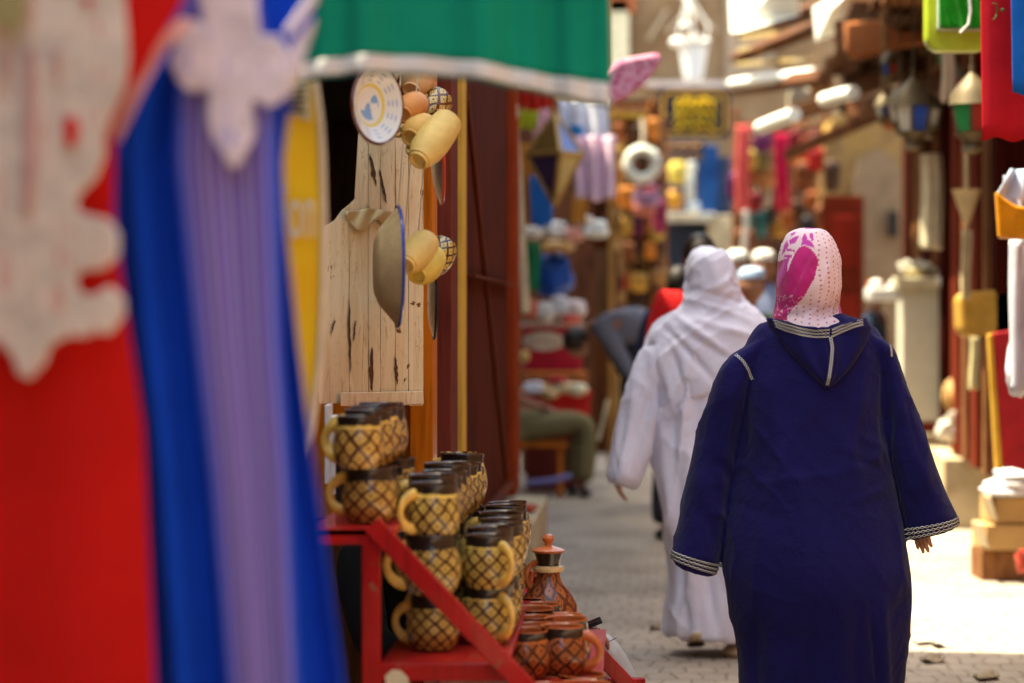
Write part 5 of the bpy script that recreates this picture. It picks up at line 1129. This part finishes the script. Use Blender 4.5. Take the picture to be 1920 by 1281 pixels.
# ---- snack and toy stall (D about 19)
lt = thing('star_lantern', 'large star shaped brass and glass lantern hanging over the snack stall', 'lantern', P(1040, 380, 15.5))
c0 = P(1040, 298, 15.5); pts = []
ltv = [c0 + Vector((-.18, 0, .03)), c0 + Vector((.18, 0, .03)), c0 + Vector((.03, -.18, .03)), c0 + Vector((0, .18, .03)), c0 + Vector((0, 0, .29)), c0 + Vector((0, 0, -.30))]
fc = [(0, 2, 4), (2, 1, 4), (1, 3, 4), (3, 0, 4), (2, 0, 5), (1, 2, 5), (3, 1, 5), (0, 3, 5)]
gl = [(.20, .10, .03), (.12, .14, .36), (.10, .05, .02), (.30, .12, .04), (.06, .035, .10), (.62, .48, .20), (.12, .05, .02), (.12, .05, .02)]
for f, c in zip(fc, gl): b = MB(); b.add([ltv[i] for i in f], [(0, 1, 2)]); b.build('glass_panel', plain('lantern_glass', c, .15, .1, coat=.6), lt, smooth=False, solid=.006)
b = MB()
for a, c in ((0, 2), (2, 1), (1, 3), (3, 0)) + tuple((i, j) for i in range(4) for j in (4, 5)): b.tube([ltv[a], ltv[c]], .017, 6)
b.tube([ltv[4], ltv[4] + Vector((0, 0, .35))], .006, 6); b.build('frame', plain('aged_brass', (.42, .24, .07), .4, metal=.3), lt)
strip(960, 1040, 163, 205, 17, (.52, .03, .02), 'red fringed awning strip at the top of the snack stall', name='awning_strip', cat='awning', fr=4)
strip(1050, 1140, 188, 285, 17.5, (.62, .62, .70), 'white and blue plastic bag bunch hanging above the pink one', name='plastic_bag', cat='bag', grp='plastic bags of the snack stall', amp=.05)
strip(1068, 1092, 235, 275, 17.3, (.03, .25, .55), 'bright blue print patch on the plastic bag bunch', name='blue_bag', cat='bag', grp='plastic bags of the snack stall', amp=.03)
strip(1078, 1150, 255, 375, 17.2, (.66, .46, .56), 'pink and white plastic bag hanging below the blue print', name='plastic_bag', cat='bag', grp='plastic bags of the snack stall', amp=.05, taper=-.15)
strip(970, 1008, 208, 242, 17.6, (.42, .45, .03), 'lime green packet row under the red awning strip', name='packet', cat='packet', amp=.03)
strip(1000, 1030, 205, 285, 17.8, (.60, .30, .36), 'rose pink cloth strip beside the lime packets', name='cloth_strip', cat='cloth')
strip(974, 1000, 270, 420, 18, (.50, .20, .04), 'orange and rust cloth hanging behind the star lantern', name='cloth_strip', cat='cloth')
strip(995, 1034, 330, 425, 17.9, (.02, .13, .42), 'bright blue cloth hanging under the star lantern', name='cloth_strip', cat='cloth')
strip(985, 1012, 455, 545, 17.8, (.03, .22, .09), 'green cloth hanging beside the blue bin', name='cloth_strip', cat='cloth')
strip(1072, 1100, 360, 420, 18.2, (.50, .22, .04), 'amber cloth hanging below the pink plastic bag', name='cloth_strip', cat='cloth')
strip(1020, 1160, 470, 600, 22.4, (.10, .05, .025), 'dark brown blanket hung behind the snack stall', name='blanket', cat='blanket', amp=.05)
# stall frame and back
st = thing('snack_stall', 'red snack stall with packed shelves beside the maroon shutter', 'stall', (X(1035, 19), 19, 0))
b = MB(); b.box((X(1045, 20.6), 20.7, 1.5), (.62, .2, 3.0)); b.build('back_board', wood('stall_back', (.16, .06, .03), (.05, .02, .012)), st, smooth=False)
b = MB(); b.box((X(1146, 20.5), 20.5, 1.6), (.05, .06, 3.2)); b.build('post', wood('dim_post', (.34, .17, .05)), st, smooth=False, bevel=.006)
b = MB(); b.box((X(1036, 19), 19.2, Z(652, 19)), (.46, .5, .37)); b.build('cooler', plain('crimson_panel', (.48, .008, .03), .5), st, smooth=False, bevel=.01)
b = MB(); b.box((X(1036, 19), 19.15, Z(609, 19)), (.50, .6, .03)); b.build('shelf', plain('pale_shelf', (.55, .45, .42)), st, smooth=False, bevel=.004)
b = MB(); b.lathe([(0, .012), (.155, .012), (.165, .006), (.165, 0)], (X(1020, 18.9), 18.945, Z(640, 18.9)), 40, M=Matrix.Rotation(R(90), 3, 'X') @ Matrix.Diagonal((1, .46, 1)), uvs=False); b.build('emblem', plain('cream_oval', (.66, .62, .50)), st)
b = MB(); b.tube([P(992 + q * 4.6, 641 + 4.5 * math.sin(q * 1.7), 18.78) for q in range(13)], .010, 6, flat=.5); b.build('script', plain('red_script', (.40, .05, .03)), st)
for y in (700, 712): b = MB(); b.box((X(1040, 18.7), 18.75, Z(y, 18.7)), (.50, .5, .025)); b.build('shelf', plain('orange_shelf', (.50, .16, .03)), st, smooth=False, bevel=.004)
b = MB(); b.box((X(1042, 18.5), 18.6, Z(738, 18.5)), (.54, .45, .05)); b.build('tray', plain('red_tray', (.62, .015, .015)), st, smooth=False, bevel=.01)
b = MB(); b.box((X(1042, 18.5), 18.6, Z(760, 18.5)), (.52, .40, .16)); b.build('base', plain('red_tray', (.62, .015, .015)), st, smooth=False, bevel=.01)
b = MB(); b.box((X(1042, 18.5), 18.75, .30), (.46, .3, .60)); b.build('cupboard', plain('dark_red_cupboard', (.14, .02, .015)), st, smooth=False, bevel=.01)
def lump(px, py, D, w_, h_, c, label, nm, cat, grp, dz=.1, rough=.4, n_=3):
    rr_ = random.Random(int(px * 7 + py)); o = Vector((rr_.random() * 9, 0, 0)); b = MB()
    b.ball(P(px, py, D), (w_ / 2, dz, h_ / 2), 22, 14, lambda d: (1 + .28 * noise.noise(d * n_ * .6 + o)) / max(abs(d.x) ** 4 + abs(d.y) ** 4 + abs(d.z) ** 4, .3) ** .15 * .95)
    return tag(b.build(nm, plain(nm, c, rough, .2, 14, .4, 30)), label, cat, grp)
G = 'goods on the snack stall'
lump(1038, 515, 19, .30, .34, (.01, .07, .36), 'royal blue plastic bin on the snack stall shelf', 'blue_bin', 'bin', G, .12)
lump(1042, 462, 18.9, .30, .09, (.50, .30, .12), 'tan basket standing on the blue bin', 'basket', 'basket', G)
for k, (x, y, w_, h_, c, cn) in enumerate(((1000, 437, .16, .10, (.6, .55, .48), 'cream'), (1040, 430, .20, .13, (.62, .6, .58), 'grey white'), (1075, 440, .16, .11, (.62, .28, .22), 'salmon'), (1115, 430, .22, .14, (.66, .66, .62), 'bright white'), (1095, 415, .16, .10, (.62, .5, .4), 'beige'))):
    lump(x, y, 18.6, w_, h_, c, '%s packet in the heap above the blue bin' % cn, 'packet', 'packet', G, .08)
for k, (x, y, w_, h_, c, cn) in enumerate(((995, 580, .13, .14, (.55, .15, .10), 'red'), (1022, 585, .15, .16, (.62, .60, .58), 'milky white'), (1050, 575, .14, .18, (.60, .58, .62), 'pearl'), (1080, 580, .16, .15, (.64, .50, .48), 'blush'), (1070, 597, .16, .08, (.62, .12, .10), 'crimson'))):
    lump(x, y, 18.8, w_, h_, c, '%s bag of sweets on the pale shelf over the oval emblem' % cn, 'sweet_bag', 'bag', G, .08)
for k, (x, y, w_, h_, c, cn) in enumerate(((1000, 728, .17, .10, (.62, .64, .72), 'silver'), (1030, 735, .15, .12, (.66, .46, .24), 'golden'), (1058, 727, .16, .09, (.66, .5, .3), 'buttery'), (1082, 730, .16, .10, (.66, .60, .42), 'ivory'), (1045, 712, .14, .05, (.50, .03, .04), 'scarlet'), (985, 780, .09, .11, (.60, .55, .03), 'lemon yellow'), (983, 668, .07, .09, (.55, .38, .12), 'honey'))):
    lump(x, y, 18.35, w_, h_, c, '%s wrapped loaf on the red tray' % cn if k < 5 else '%s ball hanging at the shutter edge' % cn, 'loaf' if k < 5 else 'ball', 'loaf' if k < 5 else 'ball', G if k < 5 else 'balls at the shutter', .08)
b = MB(); b.bar(P(1122, 825, 16.5), P(1140, 750, 16.5), .02, .10); tag(b.build('board', M_CREAM, smooth=False, bevel=.004), 'small cream board leaning beside the olive trousered knee', 'board')
b = MB(); b.tube([P(990, 906, 17), P(1035, 902, 16.9), P(1072, 892, 16.9)], .022, 8); tag(b.build('folded_umbrella', fabric('umbrella_blue', (.20, .20, .42))), 'folded blue grey umbrella lying by the black shoe', 'umbrella')

# ---- opposite side: lanterns, cloths, boxes
def ml(px, py0, py1, D, cs, label):
    """moroccan lantern: hanging chain, dome cap, six glazed sides, tapered foot"""
    z0, z1 = Z(py1, D), Z(py0, D); H = z1 - z0; c = Vector((X(px, D), D, z0)); t = thing('hanging_lantern', label, 'lantern', c, 'coloured lanterns under the rafters'); mm = plain('silver_metal', (.13, .095, .05), .5, metal=.3)
    r = H * .235
    for k in range(6):
        a0, a1 = 2 * PI * k / 6 + .3, 2 * PI * (k + 1) / 6 + .3
        q = [c + Vector((math.cos(a) * rr_, math.sin(a) * rr_, zz)) for a, rr_, zz in ((a0, r * .75, H * .25), (a1, r * .75, H * .25), (a1, r, H * .55), (a0, r, H * .55))]
        b = MB(); b.add(q, [(0, 1, 2, 3)]); b.build('glass_panel', plain('coloured_glass', cs[k % len(cs)], .15, .1, coat=.5), t, smooth=False, solid=.005)
        b = MB(); b.tube([q[0], q[3]], .009, 6); b.build('rib', mm, t)
    b = MB(); b.lathe([(r * .2, 0), (r * .5, H * .05), (r * .35, H * .12), (r * .85, H * .24)], c, 24, uvs=False); b.build('foot', mm, t)
    b = MB(); b.lathe([(r * 1.12, H * .55), (r * 1.05, H * .58), (r * .95, H * .68), (r * .6, H * .78), (r * .4, H * .83), (r * .12, H * .9), (r * .1, H), (0, H)], c, 24, uvs=False); b.build('dome', mm, t)
    b = MB(); b.tube([c + Vector((0, 0, H)), c + Vector((0, 0, H + .5))], .006, 6); b.build('chain', mm, t)
CG, CB, CW, CR_ = (.04, .28, .08), (.04, .10, .40), (.60, .56, .45), (.40, .04, .03)
ml(1712, 130, 285, 13.0, [CB, CW, CG, CW], 'silver lantern with blue, green and white glass, largest of its group')
ml(1688, 150, 255, 13.9, [CW, CG, CR_], 'small silver lantern with green and red glass behind the largest one')
ml(1742, 160, 262, 13.6, [CW, CB, CW, CG], 'silver lantern with mostly white glass beside the pale strap')
ml(1822, 120, 290, 11.2, [CG, CR_, CG], 'dark lantern with green and red glass beside the red cloth')
ml(1793, 110, 200, 12.6, [CR_, CW], 'small dark lantern with red glass hung high between the lanterns')
strip(1765, 1788, 95, 190, 12, (.45, .33, .22), 'pale tan strap hanging between the lanterns', name='strap', cat='strap')
rail = thing('garment_rail', 'iron rail above the opposite stall with cloths hung on it', 'rail', (2.3, 8.4, 2.6))
for y in (8.2, 8.8): b = MB(); b.tube([(1.45, y, 2.62), (2.9, y, 2.62)], .015, 10); b.build('bar', M_BLACK, rail)
strip(1840, 1935, -420, 262, 8.3, (.50, .012, .022), 'long red cloth with a green letter and torn hem hanging from the rail', name='red_cloth', cat='cloth', amp=.008, fr=1.2, th=.003)
strip(1897, 1990, -420, 178, 8.15, (.008, .13, .52), 'blue cloth hanging in front of the red cloth', name='blue_cloth', cat='cloth', amp=.015, fr=1, th=.003, taper=-.3)
gl_ = plain('green_print', (.01, .14, .03), .6); lt_ = thing('letter', 'green curved letter with a dot printed on the red cloth', 'letter', P(1866, 38, 8.26))
b = MB(); b.tube([P(1860, 6, 8.27), P(1868, 8, 8.27), P(1869, 20, 8.27), P(1867, 32, 8.27), P(1861, 38, 8.27)], [.004, .006, .007, .006, .002], 8, flat=.3); b.build('stroke', gl_, lt_)
b = MB(); b.ball(P(1880, 19, 8.27), (.006, .002, .006), 12, 8); b.build('dot', gl_, lt_)
gb = thing('green_package', 'green bedding pack with lime piping and pale zip hanging from the rail', 'package', P(1795, 97, 9.2))
b = MB(); b.prism(rrect(1738, -120, 1862, 96, 28), 9.2, .10); b.build('piping', plain('lime_vinyl', (.48, .58, .04), .35, coat=.4), gb, smooth=False, bevel=.012)
b = MB(); b.prism(rrect(1758, -110, 1858, 58, 6), 9.17, .06); b.build('window', plain('pale_window', (.55, .58, .45), .3, coat=.5), gb, smooth=False, bevel=.006)
b = MB()
def gw(u, v):
    p = P(lerp(1762, 1854, u), lerp(-106, 53, v), 9.15); p.y += .012 * math.sin(u * 14 + 1.5 * math.sin(v * 4)) ; return p
b.grid(gw, 40, 20); b.build('cloth', plain('green_sheen', (.015, .30, .02), .35, .3, 8, coat=.4), gb, solid=.004)
b = MB(); b.tube([P(1815, -30, 9.12), P(1820, 20, 9.12), P(1816, 45, 9.12), P(1800, 62, 9.12)], .006, 6); b.build('zip', M_WHITE, gb)
# white shirts and orange bag at the edge
strip(1893, 1975, 450, 735, 9.6, (.66, .64, .72), 'long white shirt hanging at the stall edge under the orange bag', name='white_shirt', cat='shirt', grp='white shirts on the opposite stall', amp=.03, fr=1.5)
strip(1862, 1990, 318, 372, 9.4, (.50, .58, .74), 'pale blue shirt shoulder hanging above the orange bag', name='blue_shirt', cat='shirt', grp='white shirts on the opposite stall', amp=.03, taper=.5)
strip(1880, 1960, 330, 440, 9.5, (.62, .58, .68), 'lilac white shirt hanging behind the orange bag', name='white_shirt', cat='shirt', grp='white shirts on the opposite stall', amp=.03)
b = MB(); b.prism([(1868, 358), (1884, 372), (1905, 385), (1990, 400), (1990, 452), (1874, 447)], 9.3, .05); tag(b.build('orange_bag', plain('orange_plastic', (.70, .26, .01), .35, .25, 12, .4, 20, coat=.3), smooth=False, bevel=.01), 'shiny orange plastic bag at the stall edge', 'bag')
lump(1912, 690, 9.7, .11, .22, (.62, .64, .70), 'folded white cloth bundle below the long white shirt', 'cloth_bundle', 'bundle', None, .06)
b = MB(); b.prism([(1862, 625), (1960, 610), (1975, 900), (1880, 872)], 11.5, .05); tag(b.build('red_board', plain('scarlet_board', (.34, .012, .018), .5), smooth=False, bevel=.006), 'tall scarlet board leaning against the timber posts', 'board')
b = MB(); b.prism([(1853, 628), (1861, 626), (1880, 880), (1868, 880)], 11.5, .05); tag(b.build('ochre_board', M_YPOST, smooth=False, bevel=.004), 'narrow ochre board edge beside the scarlet board', 'board')
# ochre chest, strings, drums
b = MB(); b.prism([(1800, 560), (1812, 548), (1905, 543), (1910, 622), (1812, 632), (1802, 618)], 13, .22); tag(b.build('ochre_box', plain('ochre_box', (.50, .28, .05), .6), smooth=False, bevel=.02), 'ochre padded box standing out from the timber posts', 'box')
hu = thing('hanging_funnel', 'cream cone shaped basket hanging point down with trailing strips', 'basket', P(1812, 430, 12.8))
b = MB(); c_ = P(1812, 430, 12.8); b.lathe([(.005, 0), (.075, .20), (.08, .21), (.012, .21)], c_, 16, uvs=False); b.build('cone', plain('straw', (.58, .45, .24), .8), hu)
b = MB(); b.tube([c_ + Vector((0, 0, .2)), c_ + Vector((0, 0, .45))], .012, 6); b.build('cord', plain('straw', (.58, .45, .24), .8), hu)
strip(1803, 1820, 432, 560, 12.8, (.55, .42, .24), 'cream rope strip hanging below the cone basket', name='rope_strip', cat='strip')
strip(1818, 1834, 632, 728, 12.9, (.62, .52, .28), 'pale yellow strip hanging below the ochre box', name='cloth_strip', cat='strip')
strip(1731, 1763, 288, 465, 14, (.62, .54, .38), 'rolled cream mat hanging beside the maroon post', name='rolled_mat', cat='mat', amp=.02, th=.04)
def drum(px, py, D, r, L, yaw, label):
    t = thing('clay_drum', label, 'drum', P(px, py, D), 'drums on the stone step'); c = P(px, py, D); Mx = Matrix.Rotation(yaw, 3, 'Z') @ Matrix.Rotation(R(80), 3, 'X'); m = plain('drum_clay', (.42, .22, .08), .6)
    b = MB(); b.lathe([(r * .5, L), (r * .42, L * .6), (r * .5, L * .45), (r * .95, L * .12), (r, 0)], c, 28, M=Mx, uvs=False); b.build('shell', m, t)
    b = MB(); b.lathe([(0, 0.004), (r * .93, .004), (r * 1.02, -.003), (r * 1.02, .02)], c, 28, M=Mx, uvs=False); b.build('skin', plain('drum_skin', (.52, .32, .13), .6), t)
drum(1798, 745, 15.8, .135, .25, .5, 'tan clay drum resting on the step, its skin towards the alley')
b = MB(); b.lathe([(.05, 0), (.07, .0), (.075, .03), (.06, .06), (.045, .05)], P(1822, 772, 15.4), 24, M=Matrix.Rotation(R(80), 3, 'X'), uvs=False); tag(b.build('clay_ring', plain('drum_clay', (.42, .22, .08), .6)), 'round clay pot mouth in front of the drum', 'pot')
b = MB(); b.ball(P(1822, 772, 15.46), (.05, .02, .05)); tag(b.build('pot_shade', M_BLACK), 'black ball painting the shade inside the round clay pot', 'pot')  # solid black ball paints the shade in the pot mouth
for k, (x, y, w_, h_, c, lab) in enumerate(((1790, 800, .13, .18, (.50, .45, .38), 'grey white vase standing under the drum'), (1772, 808, .10, .12, (.62, .58, .5), 'small white vase beside the grey white one'), (1848, 830, .14, .30, (.50, .42, .30), 'beige sack standing between drum and scarlet board'))):
    lump(x, y, 15.6, w_ * 1.15, h_ * 1.15, c, lab, 'vase' if k < 2 else 'sack', 'vase' if k < 2 else 'sack', None, .06)
# white pillar with flowers and tray
pl_ = thing('display_pillar', 'white display pillar on the stone step with a flat cap', 'pillar', P(1725, 790, 17)); cx_ = X(1725, 17)
b = MB(); b.box((cx_, 17, (Z(790, 17) + Z(545, 17)) / 2), (.29, .24, Z(545, 17) - Z(790, 17))); b.build('shaft', plain('pillar_paint', (.60, .56, .45), .6, .06), pl_, smooth=False, bevel=.01)
b = MB(); b.box((cx_ - .01, 16.98, Z(532, 17)), (.34, .30, .09)); b.build('cap', plain('pillar_cap', (.55, .47, .32)), pl_, smooth=False, bevel=.012)
b = MB(); b.box((cx_, 17, Z(790, 17) - .07), (.31, .26, .14)); b.build('plinth', M_MAROON2, pl_, smooth=False, bevel=.01)
fp = thing('shell_bouquet', 'bunch of pale shells in a pot on the white pillar', 'bouquet', P(1716, 520, 17)); rn = random.Random(12)
b = MB(); b.lathe([(0, 0), (.07, 0), (.10, .05), (.09, .06)], P(1716, 520, 17), 20, uvs=False); b.build('pot', plain('pale_pot', (.45, .38, .2)), fp)
b = MB()
for k in range(26): b.ball(P(1716 + rn.gauss(0, 15), 498 + rn.gauss(0, 7), 17 + rn.uniform(-.06, .06)), (.028, .02, .022), 8, 6)
b.build('shells', plain('pale_shell', (.62, .58, .48)), fp)
tr = thing('display_tray', 'white tray on a red stand beside the white pillar', 'tray', P(1660, 570, 17.5))
b = MB(); b.box((X(1657, 17.5), 17.5, Z(552, 17.5)), (.25, .22, .10)); b.build('tray', M_WHITE, tr, smooth=False, bevel=.02)
b = MB(); b.box((X(1672, 17.5), 17.52, .55), (.05, .2, 1.1)); b.build('stand', plain('pink_stand', (.30, .03, .05)), tr, smooth=False, bevel=.004)
for k, (x, y) in enumerate(((1643, 535), (1678, 536))): b = MB(); b.ball(P(x, y, 17.45), (.05, .05, .045)); tag(b.build('white_bowl', M_WHITE), 'upturned white bowl on the tray, %s' % ('farther from the pillar', 'closer to the pillar')[k], 'bowl', 'bowls on the tray')
b = MB(); b.ball(P(1768, 528, 16.8), (.04, .04, .045)); tag(b.build('glass_ball', M_WHITE), 'shiny white ball at the corner of the pillar cap', 'ball')
# carton boxes with white cloths
for k, (x0, y0, x1, y1, dd, lab) in enumerate(((1846, 985, 1935, 1032, 0, 'brown cardboard box on the ground, lower of two'), (1862, 934, 1935, 982, .02, 'brown cardboard box stacked on the lower one'))):
    t = thing('cardboard_box', lab, 'box', P((x0 + x1) / 2, y1, 12.2), 'cardboard boxes by the opposite stall'); D_ = 12.2 + dd; w_ = X(x1, D_) - X(x0, D_); h_ = Z(y0, D_) - Z(y1, D_)
    cc = Vector(((X(x0, D_) + X(x1, D_)) / 2, D_ + .15, Z(y1, D_) + h_ / 2)); b = MB(); b.box(cc, (w_, .3, h_), rz=.06); b.build('carton', plain('cardboard', (.50, .31, .13), .8, .1), t, smooth=False, bevel=.003)
    b = MB(); b.bar(cc + Vector((-w_ / 2 - .035, -.14, h_ / 2 + .01)), cc + Vector((-w_ / 2, -.14, -h_ / 2 + .02)), .006, .24, up=(0, 1, 0)); b.build('flap', plain('pale_cardboard', (.62, .52, .36), .8), t, smooth=False)
b = MB(); b.box((X(1900, 12.3), 12.4, Z(1034, 12.2) / 2), (.34, .3, Z(1034, 12.2) - .004)); tag(b.build('low_crate', M_BROWN, smooth=False, bevel=.005), 'low brown crate carrying the cardboard boxes', 'crate')
for k, (y, w_, lab) in enumerate(((920, .30, 'bottom'), (905, .28, 'middle'), (888, .24, 'top'))):
    lump(1895 + 5 * k, y, 12.25, w_, .055, (.72, .70, .74), 'folded white cloth, %s of the pile on the boxes' % lab, 'folded_cloth', 'cloth', 'white cloths on the boxes', .13, .8, 2)
lump(1915, 1052, 11.2, .06, .11, (.42, .06, .04), 'small red pot standing by the cardboard boxes', 'red_pot', 'pot', None, .03)
# scraps of paper on the cobbles
rn = random.Random(2)
for k, (x, y, w_, lab) in enumerate(((1735, 1205, .10, 'pale paper scrap at the sunlit edge beside the blue robe'), (1765, 1212, .08, 'grey paper scrap close to the blue robe hem'), (1748, 1240, .09, 'dull leaf scrap in the shade by the blue robe'), (1848, 1272, .09, 'pale leaf scrap lowest on the shaded cobbles'), (1232, 1180, .06, 'dark leaf scrap by the white robe hem'))):
    D_ = 1.35 * FPX / (y - HY); b = MB(); c = Vector((X(x, D_), D_, .008))
    b.grid(lambda u, v: c + Vector(((u - .5) * w_, (v - .5) * w_ * 1.6 + (u - .5) * .05, .006 + .012 * math.sin(u * 5 + k) * math.sin(v * 4 + k))), 8, 8)
    tag(b.build('paper_scrap' if k < 2 else 'leaf_scrap', plain('scrap_pale' if k < 2 else 'scrap_leaf', (.42, .38, .33) if k < 2 else (.25, .19, .12)), solid=.002), lab, 'scrap', 'scraps on the cobbles')

# rails that the near cloths hang from
cr = thing('clothes_rail', 'iron clothes rail fixed to the shop wall above the kaftans', 'rail', (-.6, 3.2, 1.86))
for y in (3.12, 3.34): b = MB(); b.tube([(-1.9, y, 1.88), (-.13, y, 1.88)], .012, 10); b.build('bar', M_BLACK, cr)
b = MB(); b.tube([(-1.9, 4.1, 2.03), (.22, 4.1, 2.03)], .012, 10); tag(b.build('cloth_rail', M_BLACK), 'iron rail holding the emerald green cloth', 'rail')
# more lamps and odds and ends under the rafters
for (px, y0, y1, D_, cs, lab) in ((1668, 88, 160, 14.6, [CR_, CB], 'tiny dark lantern hung closest to the rust awning cloth'), (1772, 60, 140, 13.2, [CW, CG], 'small dark lantern hung highest behind the green bedding pack'), (1655, 170, 235, 15.4, [CB, CW], 'tiny blue glass lantern beside the ochre arch'), (1848, 180, 262, 12.0, [CW, CR_], 'small dark lantern half behind the red cloth')):
    ml(px, y0, y1, D_, cs, lab)
rn = random.Random(31)
for k, (cn, px, py, D_) in enumerate((('burgundy', 1490, 262, 25), ('dark brown', 1528, 275, 25), ('rust', 1476, 412, 25), ('black', 1515, 430, 24.6), ('chestnut', 1540, 410, 24.8), ('plum', 1430, 268, 25), ('scarlet', 1530, 300, 24.7), ('dark brown', 1560, 330, 23.8), ('dark brown', 1612, 150, 19), ('chestnut', 1640, 130, 18.5), ('black', 1590, 190, 19.5), ('rust', 1672, 205, 17.5), ('dark brown', 1700, 110, 17), ('tan', 1540, 160, 20), ('cream', 1500, 195, 20.5))):
    where = 'among the scarves' if k < 8 else 'under the rafters'
    hangbag(px, py, D_, rn.uniform(.14, .24), rn.uniform(.2, .34), BR[cn], '%s cloth pouch strung %s, %s' % (cn, where, ('by the timber frame top', 'upper row', 'low row', 'lowest', 'beside the dark red door', 'behind the coral scarf', 'middle row', 'by the arch wall edge', 'beside the rust awning cloth', 'behind the rust awning cloth', 'over the ochre arch', 'above the large lantern', 'by the pale strap', 'beside the short white pipe', 'above the sloping pipe')[k]), grp='cloth pouches')
